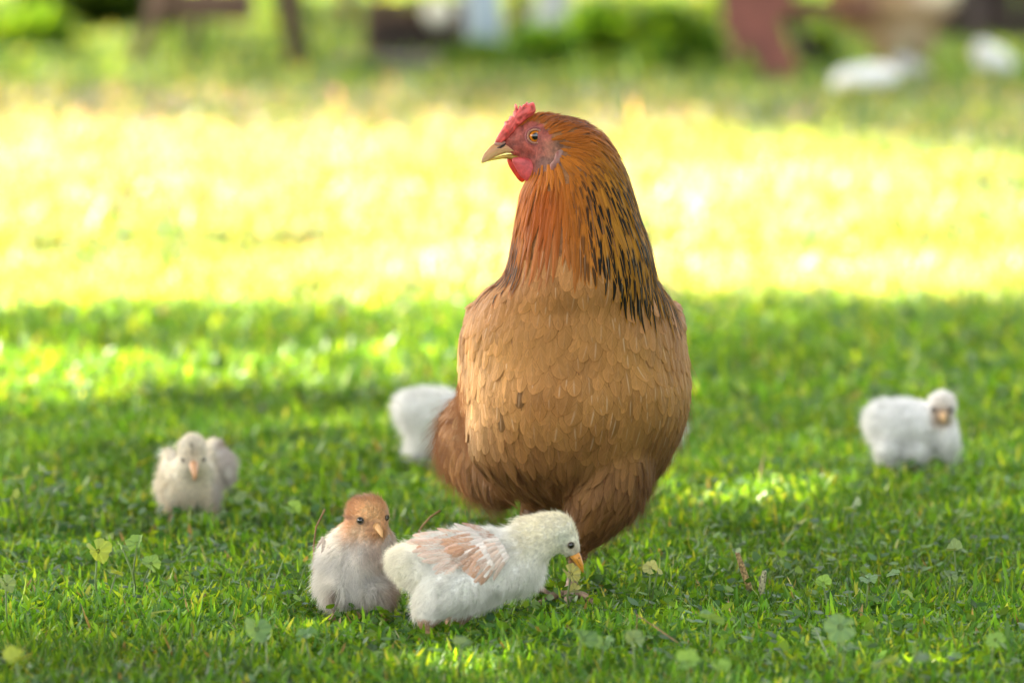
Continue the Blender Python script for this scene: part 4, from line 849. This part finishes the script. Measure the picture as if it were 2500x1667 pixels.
# ------------------------------------------------------------------ chicks
def chick(label, Y, ells, head, beak, eyes, colf, foot, nh, hl=.008, seed=0, extra=None, flow=None, voxel=.0024, group='chicks around the hen', rad=.00014, name='chick', cat='chick', stand=.42, beakcol=(.70, .30, .04), eyer=.0030, legcol=(.45, .26, .15), bare=None, leg_r=.0022):
    """ells: (px, py, rx, ry, depth radius m, dY) chains in picture pixels; head (px, py); beak: list of (px, py, r px, dY)"""
    r = np.random.default_rng(seed+50); s = 1/ppm(Y); c = P(head[0], foot[0][1], Y)
    root = empty(name, (P(np.mean([e[0] for e in ells[0]]), foot[0][1], Y).x, Y, 0)); tag(root, label, cat, group)
    mb = MB()
    for ch_ in ells: chain(mb, [(P(e[0], e[1], Y+e[5]), (e[2]*s, e[4], e[3]*s)) for e in ch_], 5)
    for f in foot:                                  # shank and four toes, melted into the body
        a = P(f[2], f[3], Y+f[4]); g = P(f[0], f[1], Y+f[4]); g.z = -.003; mb.tube([a, a.lerp(g, .5), g], [leg_r*1.8, leg_r*1.1, leg_r], 8)
        for ang, L in ((-35, .016), (0, .020), (35, .016), (180, .009)):
            t = math.radians(ang + f[5]); d = Vector((math.sin(t), -math.cos(t), 0)); mb.tube([g, g+d*L*leg_r/.0022], [leg_r*.8, leg_r*.5], 6)
    me, V = remesh_body(mb, voxel, 3); px, py = proj(V); isleg = (V[:, 2] < .010) 
    base = colf(V, px, py, r); base = np.where(isleg[:, None], np.array(legcol), base); set_cols(me, base*.95); body = link(me, 'body', M_SKIN, root)
    S = Surf(me); Pt, N = S.sample(nh, r); px, py = proj(Pt); ok = (Pt[:, 2] > .014)
    bx, by = beak[0][0], beak[0][1]; ok &= ((px-bx)**2+(py-by)**2 > (beak[0][2]*.8)**2)
    if bare is not None: ok &= ~inside(px, py, bare)
    Pt, N, px, py = Pt[ok], N[ok], px[ok], py[ok]
    F = flow(px, py, N) if flow else np.stack([(px-bx)*.01, np.full(len(px), .3), -(py-by)*.012], 1)
    hd = np.hypot(px-head[0], py-head[1])/ppm(Y); hw = sst(.034, .018, hd); hw2 = sst(.03, .010, np.hypot(px-bx, py-by)/ppm(Y))
    L = hl*(1-.38*hw)*(1-.45*hw2)*r.lognormal(0, .22, len(px))
    down('down', Pt, N, F, L, colf(Pt, px, py, r)*r.lognormal(0, .10, len(px))[:, None], rad, root, r, stand, seed, cl=.62*(1-.7*hw))
    # beak
    pts = [P(b[0], b[1], Y+b[3]) for b in beak]; bc = np.array(beakcol); mbk = MB(); mbk.tube(pts, [b[2]*s for b in beak], 12, c=bc); bk = mbk.build('beak', M_BEAK, root)
    if len(beak) > 3:
        q = pts[2]; mbk = MB(); mbk.tube([pts[0]+Vector((0, -beak[0][2]*s*.9, -.0008)), pts[1]+Vector((0, -beak[1][2]*s*.95, -.0006)), pts[2]+Vector((0, -beak[2][2]*s, -.0003))], .00022, 6, c=bc*.25); mbk.build('mouth_line', M_BEAK, bk)
        for sx in (-1,): 
            d = (pts[2]-pts[0]).normalized(); u_ = Vector((-d.z, 0, d.x)); u_ = u_ if u_.z > 0 else -u_
            q = pts[1]+u_*beak[1][2]*s*.45+Vector((0, -beak[1][2]*s*.85, 0)); mbk = MB(); mbk.ell(tuple(q), (.0008, .0004, .0005), c=(.05, .02, .01)); mbk.build('nostril', M_BEAK, bk)
    for (ex, ey, er) in eyes:
        hx, hn = S.hit(ex, ey)
        if hx is None: continue
        cc = hx - hn*er*.25 - Vector((0, .0012, 0)); Vs, Fs = ICO[3]
        MB().add(Vs*er+np.array(cc), [Fs], (.012, .009, .008)).build('eye', M_EYE, root)
        n = 20; d = Vector(hn); a = d.orthogonal().normalized(); b = d.cross(a); mbl = MB(); mbl.tube([cc+d*er*.35+(a*math.cos(2*math.pi*i/n)+b*math.sin(2*math.pi*i/n))*er*1.0 for i in range(n+1)], er*.16, 8, c=(.16, .11, .07)); mbl.build('eyelid', M_SKIN, root)
    if extra: extra(root, S, r)
    return root
A3 = lambda *a: np.array(a, float)
def lerp3(a, b, t): t = np.asarray(t)[:, None]; return a*(1-t)+b*t

# the white chick pecking in front
def colA(V, px, py, r):
    c = np.tile(A3(.86, .85, .80), (len(px), 1)); c = lerp3(c, A3(.86, .79, .58), sst(1230, 1290, px)*sst(1400, 1300, py)*.75)
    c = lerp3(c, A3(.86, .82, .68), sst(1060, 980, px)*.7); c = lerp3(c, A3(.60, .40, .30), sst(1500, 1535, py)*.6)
    c = lerp3(c, A3(.50, .55, .48), np.exp(-((px-1378)/26)**2-((py-1312)/20)**2)*.5); c = lerp3(c, A3(.55, .42, .33), np.exp(-((px-1402)/15)**2-((py-1345)/16)**2)*.6)
    return c*(.90+.2*vn(V, 120, 3))[:, None]
WINGA = [(962, 1368), (985, 1330), (1030, 1308), (1085, 1292), (1150, 1284), (1205, 1310), (1248, 1350), (1225, 1385), (1180, 1410), (1125, 1440), (1100, 1440), (1065, 1415), (1010, 1395)]
def wingA(root, S, r):
    m_ = 1/ppm(4.58)
    def rows(start, end, n, ang0, ang1, L0, L1, W, col, hh):
        P_, N_, D_, L_ = [], [], [], []
        for i in range(n):
            t = (i+.5)/n; x = start[0]+(end[0]-start[0])*t; y = start[1]+(end[1]-start[1])*t; hx, hn = S.hit(x, y)
            if hx is None: continue
            a = math.radians(ang0+(ang1-ang0)*t); P_.append(tuple(hx)); N_.append(tuple((hn+Vector((0, -1, 0))).normalized())); D_.append((math.cos(a), .25, -math.sin(a))); L_.append((L0+(L1-L0)*t)*m_)
        n = len(P_); return (np.array(P_), np.array(N_), np.array(D_), np.array(L_), np.full(n, W*m_), np.full(n, hh), np.tile(col, (n, 1)))
    peach, wht = (.64, .36, .22), (.80, .70, .62)
    R = [rows((1165, 1400), (1060, 1302), 12, 118, 172, 70, 96, 9.0, peach, .0030), rows((1195, 1405), (1120, 1300), 12, 125, 175, 56, 84, 8.0, peach, .0036), rows((1200, 1390), (1150, 1296), 11, 122, 172, 44, 68, 8.5, wht, .0042),
         rows((1225, 1385), (1190, 1320), 7, 128, 160, 50, 54, 7.0, (.74, .56, .45), .0046), rows((1238, 1370), (1205, 1318), 6, 130, 160, 40, 46, 7.5, wht, .0050), rows((1110, 1395), (1040, 1315), 9, 135, 178, 56, 78, 8.5, (.72, .52, .41), .0026)]
    Pt, N, D, L, W, hh, C = [np.concatenate([q[i] for q in R]) for i in range(7)]; n = len(Pt); mixw = (r.random(n)**2.2)[:, None]; C = (C*(1-mixw*.4)+np.array([.82, .79, .75])*mixw*.4)*r.lognormal(0, .10, n)[:, None]
    feathers('wing', S, Pt + N*hh[:, None], N, D, L*r.lognormal(0, .08, n), W*r.lognormal(0, .1, n), np.full(n, -.0012), np.full(n, .75), C, np.zeros(n), r.uniform(0, .35, n), M_FEATHER, root, r, follow=False, base=.0, curl=.35, splay=.13)
    # far wing edge seen over the back
    P_ = []; 
    for i in range(9):
        hx, hn = S.hit(1150+i*11, 1290+i*7)
        if hx: P_.append((hx.x, hx.y+.006, hx.z+.0035))
    n = len(P_); feathers('wing', S, np.array(P_), np.tile([0, -.5, .9], (n, 1)), np.tile([-.9, .1, .12], (n, 1)), np.full(n, .016), np.full(n, .0022), np.full(n, .001), np.full(n, .7), np.tile([.55, .33, .24], (n, 1)), np.zeros(n), np.full(n, .3), M_FEATHER, root, r, follow=False)
def flowA(px, py, N): 
    f = np.stack([-.9+0*px, np.full(len(px), .05), -.35-.9*sst(1330, 1450, py)], 1); br = sst(1180, 1240, px)*sst(1360, 1400, py); f[:, 0] += .55*br; f[:, 2] -= .5*br
    h = sst(1250, 1330, px)*sst(1370, 1330, py); f[:, 0] = f[:, 0]*(1-.2*h); f[:, 2] += .25*h; return f
chick('white chick with peach wing feathers pecking in front of the hen', 4.62,
      [[(1356, 1300, 52, 50, .0175, 0), (1330, 1305, 58, 54, .019, 0), (1290, 1325, 64, 62, .022, 0), (1252, 1366, 78, 74, .030, .004), (1170, 1385, 108, 92, .038, .008), (1085, 1382, 100, 82, .040, .01), (1015, 1376, 58, 54, .030, .012), (968, 1366, 24, 22, .012, .014)],
       [(1384, 1318, 30, 34, .012, 0), (1396, 1338, 22, 22, .008, 0)], [(1255, 1384, 74, 66, .028, 0), (1222, 1412, 48, 44, .022, 0)],
       [(1110, 1430, 88, 60, .030, -.012), (1062, 1478, 52, 38, .017, -.014), (1040, 1515, 24, 26, .010, -.014)], [(1150, 1435, 52, 52, .025, .02), (1125, 1490, 36, 30, .014, .022), (1105, 1525, 22, 22, .009, .022)]],
      (1352, 1300), [(1402, 1352, 13, 0), (1409, 1363, 11.5, -.001), (1418, 1380, 7.5, -.001), (1424, 1397, 1.6, -.001)], [(1394, 1330, .0027)], colA,
      [(1038, 1545, 1040, 1510, -.014, 20), (1104, 1545, 1105, 1515, .022, 20)], 46000, .0070, 1, wingA, flowA, bare=None)

# the chick with the brown head
def colB(V, px, py, r):
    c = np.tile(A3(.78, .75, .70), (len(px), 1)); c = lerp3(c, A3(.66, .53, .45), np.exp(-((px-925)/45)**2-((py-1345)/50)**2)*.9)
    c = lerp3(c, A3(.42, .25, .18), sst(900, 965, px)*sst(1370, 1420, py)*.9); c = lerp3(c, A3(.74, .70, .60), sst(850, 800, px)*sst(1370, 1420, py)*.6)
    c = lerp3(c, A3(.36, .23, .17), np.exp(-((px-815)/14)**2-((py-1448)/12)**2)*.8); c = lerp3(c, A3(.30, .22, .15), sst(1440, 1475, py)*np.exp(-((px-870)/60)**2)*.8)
    c = lerp3(c, A3(.45, .47, .45), np.exp(-((px-905)/30)**2-((py-1410)/22)**2)*.45)
    h = np.exp(-(((px-896)/56)**6+((py-1262)/60)**6)); hc = np.tile(A3(.62, .34, .17), (len(px), 1)); hc = lerp3(hc, A3(.74, .45, .21), np.exp(-((px-905)/34)**2-((py-1250)/26)**2))
    hc = lerp3(hc, A3(.66, .50, .34), np.exp(-((px-868)/22)**2-((py-1300)/20)**2)*.9); hc = lerp3(hc, A3(.26, .12, .07), sst(1228, 1208, py)*.6+np.exp(-((px-856)/14)**2-((py-1266)/5)**2)*.9+np.exp(-((px-902)/14)**2-((py-1277)/5)**2)*.8+np.exp(-((px-905)/10)**2-((py-1292)/4)**2)*.8)
    c = lerp3(c, hc, np.clip(h*1.15, 0, 1)*(V[:, 1] < 4.76)); return c*(.88+.24*vn(V, 130, 5))[:, None]
def wingB(root, S, r):
    for (pts, nm) in ((((775, 1335), (765, 1352), (770, 1375)), 'wing'), (((962, 1330), (985, 1300), (992, 1310)), 'wing')):
        P_ = []; D_ = []; n = 7; sgn = -1 if pts[0][0] < 870 else 1
        for i in range(n):
            q = i/(n-1); x = pts[0][0]+(12+18*q)*(-sgn); y = pts[0][1]-18+26*q; hx, hn = S.hit(x, y); hx = hx or P(x, y, 4.7); P_.append((hx.x, hx.y-.001, hx.z)); D_.append((sgn*(.35-.25*q), .1, -1))
        feathers(nm, S, np.array(P_), np.tile([sgn*.6, -.8, .1], (n, 1)), np.array(D_), np.full(n, .012), np.full(n, .0016), np.full(n, .001), np.full(n, .6), np.tile([.50, .42, .36], (n, 1)), np.full(n, .25), np.full(n, .3), M_FEATHER, root, r, follow=False)
def flowB(px, py, N): 
    h = sst(1330, 1300, py); return np.stack([(px-880)*.006*(1-h)+(px-925)*.02*h, np.full(len(px), .15), -1*(1-h)+h*(1290-py)*.02], 1)
chick('brown headed chick with cream breast facing the camera beside the white chick', 4.70,
      [[(898, 1259, 53, 52, .0185, 0), (896, 1285, 49, 43, .018, 0), (888, 1320, 76, 50, .028, .01), (870, 1370, 90, 78, .036, .015), (866, 1415, 90, 52, .036, .015)],
       [(920, 1290, 24, 20, .010, -.010)], [(905, 1440, 58, 34, .024, -.002), (932, 1470, 24, 24, .010, -.004)], [(830, 1430, 50, 34, .024, .0), (812, 1462, 26, 18, .010, 0)]],
      (896, 1262), [(920, 1282, 10, -.0185), (924, 1290, 8.5, -.0225), (930, 1300, 6, -.026), (934, 1311, 1.6, -.030)], [(880, 1270, .0029), (945, 1263, .0024)], colB,
      [(935, 1497, 932, 1460, -.004, 10), (815, 1488, 812, 1455, 0, -10)], 40000, .0085, 2, wingB, flowB, beakcol=(.62, .34, .14))

# grey cream chick with lowered head
def colC(V, px, py, r):
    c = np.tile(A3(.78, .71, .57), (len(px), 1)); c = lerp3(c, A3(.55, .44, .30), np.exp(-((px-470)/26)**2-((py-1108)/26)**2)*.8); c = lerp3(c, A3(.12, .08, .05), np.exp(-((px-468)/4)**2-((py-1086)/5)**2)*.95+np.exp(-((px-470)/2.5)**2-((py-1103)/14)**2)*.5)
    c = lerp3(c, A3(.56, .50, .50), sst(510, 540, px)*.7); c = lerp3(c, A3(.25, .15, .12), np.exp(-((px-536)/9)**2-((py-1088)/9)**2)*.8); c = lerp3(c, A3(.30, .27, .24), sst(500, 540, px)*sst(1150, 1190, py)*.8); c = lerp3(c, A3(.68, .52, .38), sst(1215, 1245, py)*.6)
    return c*(.9+.2*vn(V, 120, 5))[:, None]
chick('grey cream chick with lowered head at the left, dark spot on its crown', 5.42,
      [[(470, 1098, 38, 40, .017, -.02), (470, 1125, 36, 34, .015, -.022), (468, 1150, 60, 45, .025, .0), (465, 1175, 70, 48, .03, .01), (462, 1195, 66, 34, .028, .01)], [(415, 1120, 18, 26, .02, .02), (410, 1180, 26, 40, .02, .02)],
       [(520, 1105, 26, 34, .03, .045), (542, 1140, 28, 42, .03, .05), (550, 1160, 18, 22, .02, .045)], [(418, 1205, 20, 26, .010, 0), (418, 1235, 10, 16, .006, 0)], [(514, 1200, 22, 28, .010, 0), (518, 1235, 12, 16, .006, 0)]],
      (470, 1100), [(473, 1132, 11, -.040), (474, 1145, 9, -.046), (475, 1158, 7, -.050), (475, 1173, 2, -.052)], [(446, 1122, .0017), (498, 1121, .0017)], colC,
      [(416, 1256, 418, 1230, 0, 0), (520, 1256, 518, 1230, 0, 0)], 14000, .008, 3, beakcol=(.68, .36, .18))

# white chick at the right
def white(warm):
    def f(V, px, py, r): return np.tile(A3(.80, .80, .78), (len(px), 1))*(.92+.14*vn(V, 120, 5))[:, None]*A3(1, 1-warm*.04, 1-warm*.15)
    return f
def colD(V, px, py, r):
    c = white(0)(V, px, py, r); c = lerp3(c, A3(.34, .22, .14), np.exp(-(((px-2299)/27)**4+((py-1016)/30)**4))*.95*(V[:, 1] < 5.87)); c = lerp3(c, A3(.80, .64, .50), np.exp(-((px-2305)/35)**2-((py-975)/16)**2)*.5); return c
chick('white chick walking alone in the grass right of the hen, head turned to the camera', 5.86,
      [[(2300, 990, 38, 38, .017, 0), (2298, 1012, 33, 32, .016, -.004), (2300, 1045, 40, 45, .025, .01), (2250, 1042, 66, 66, .033, .015), (2185, 1042, 66, 68, .035, .02), (2150, 1030, 38, 52, .025, .02)], [(2312, 1070, 30, 50, .022, .0)],
       [(2170, 1095, 34, 34, .02, 0), (2165, 1122, 16, 18, .008, 0)], [(2235, 1100, 40, 34, .02, 0), (2240, 1128, 16, 14, .008, 0)]],
      (2300, 990), [(2302, 1013, 10, -.022), (2303, 1018, 8, -.025), (2304, 1024, 6, -.027), (2305, 1032, 2, -.028)], [(2277, 1000, .0028), (2322, 1000, .0028)], colD,
      [(2165, 1155, 2165, 1120, 0, -40), (2240, 1158, 2240, 1125, 0, -20)], 14000, .008, 4, beakcol=(.68, .42, .2), legcol=(.5, .18, .09))
chick('white chick half hidden behind the left side of the hen', 5.90,
      [[(1150, 1010, 34, 34, .017, 0), (1120, 1015, 60, 55, .03, 0), (1050, 1015, 80, 68, .035, 0), (1005, 1000, 46, 48, .028, 0)], [(1060, 1050, 70, 50, .03, 0), (1020, 1095, 30, 30, .015, 0)], [(1110, 1090, 30, 30, .015, 0)]],
      (1150, 1010), [(1180, 1020, 9, 0), (1186, 1022, 8, 0), (1192, 1025, 5, 0), (1198, 1028, 2, 0)], [(1160, 1005, .0026)], white(.2), [(1020, 1150, 1020, 1100, 0, 0), (1110, 1150, 1110, 1100, 0, 0)], 12000, .008, 5)
chick('white chick peeping out behind the right side of the hen', 5.80,
      [[(1530, 1030, 34, 34, .017, 0), (1560, 1050, 55, 52, .03, 0), (1600, 1050, 58, 52, .03, 0), (1625, 1045, 40, 36, .02, 0)], [(1580, 1095, 28, 32, .015, 0)], [(1610, 1090, 24, 32, .015, 0)]],
      (1530, 1030), [(1504, 1036, 9, 0), (1498, 1038, 8, 0), (1492, 1040, 5, 0), (1486, 1043, 2, 0)], [(1518, 1026, .0026)], white(.2), [(1580, 1160, 1580, 1100, 0, 0), (1612, 1160, 1612, 1100, 0, 0)], 9000, .008, 6)
# birds far behind
chick('white chick feeding at the back in front of the buff hen', 16.9,
      [[(2055, 212, 26, 22, .03, 0), (2085, 200, 56, 36, .06, 0), (2130, 196, 58, 38, .065, 0), (2165, 186, 28, 22, .04, .0)], [(2105, 225, 20, 14, .02, 0)], [(2135, 225, 18, 14, .02, 0)]],
      (2060, 215), [(2040, 226, 6, 0), (2034, 231, 5, 0), (2030, 236, 3, 0), (2026, 240, 1.5, 0)], [(2055, 210, .003)], white(0), [(2105, 245, 2105, 225, 0, 0), (2135, 245, 2135, 225, 0, 0)], 3500, .012, 7, voxel=.007, rad=.0004, group='birds at the back of the yard', leg_r=.005)
chick('greyish white chick behind the white one at the feet of the buff hen', 18.0,
      [[(2195, 150, 18, 18, .03, 0), (2210, 170, 34, 28, .05, 0), (2235, 180, 32, 26, .05, 0)], [(2225, 200, 14, 12, .02, 0)]],
      (2195, 150), [(2180, 154, 5, 0), (2176, 155, 4, 0), (2172, 157, 3, 0), (2168, 158, 1, 0)], [(2190, 147, .003)], lambda V, px, py, r: np.tile(A3(.48, .47, .50), (len(px), 1)), [(2220, 212, 2220, 195, 0, 0), (2236, 212, 2236, 195, 0, 0)], 2500, .012, 8, voxel=.007, rad=.0004, group='birds at the back of the yard', leg_r=.005)
chick('round white chick near the dark shed at the far right', 18.2,
      [[(2398, 125, 24, 24, .035, 0), (2420, 145, 36, 32, .055, 0), (2440, 158, 34, 28, .05, 0)], [(2425, 178, 16, 12, .02, 0)]],
      (2398, 125), [(2376, 130, 5, 0), (2372, 131, 4, 0), (2368, 133, 3, 0), (2364, 135, 1, 0)], [(2392, 120, .003)], white(0), [(2420, 207, 2420, 180, 0, 0), (2438, 207, 2438, 180, 0, 0)], 3000, .012, 9, voxel=.007, rad=.0004, group='birds at the back of the yard', leg_r=.005)
def colBuff(V, px, py, r):
    c = np.tile(A3(.36, .25, .13), (len(px), 1)); c = lerp3(c, A3(.70, .62, .48), sst(2190, 2270, px)*sst(40, -20, py)); c = lerp3(c, A3(.62, .55, .42), np.exp(-((px-2215)/35)**2-((py-85)/30)**2)); c = lerp3(c, A3(.30, .17, .05), sst(2110, 2070, px)*.8); return np.clip(c*1.35, 0, .9)*(.85+.3*vn(V, 20, 5))[:, None]
chick('large buff hen scratching at the back beside the red plough', 19.0,
      [[(2060, -95, 34, 36, .04, 0), (2075, -50, 46, 50, .07, 0), (2110, 0, 75, 75, .11, .03), (2190, 20, 95, 78, .13, .05), (2260, -10, 60, 55, .10, .05), (2320, -70, 34, 50, .05, .05)], [(2165, 85, 44, 40, .06, 0), (2160, 125, 14, 16, .02, 0)], [(2235, 85, 40, 36, .06, .04), (2240, 125, 14, 16, .02, .04)]],
      (2060, -95), [(2028, -95, 10, 0), (2022, -93, 8, 0), (2015, -90, 5, 0), (2010, -87, 2, 0)], [(2050, -103, .005)], colBuff, [(2160, 188, 2160, 120, 0, 0), (2240, 186, 2240, 120, .04, 0)], 9000, .030, 10, voxel=.012, rad=.0007, group='birds at the back of the yard', name='hen', cat='hen', leg_r=.007)
print('scene built')
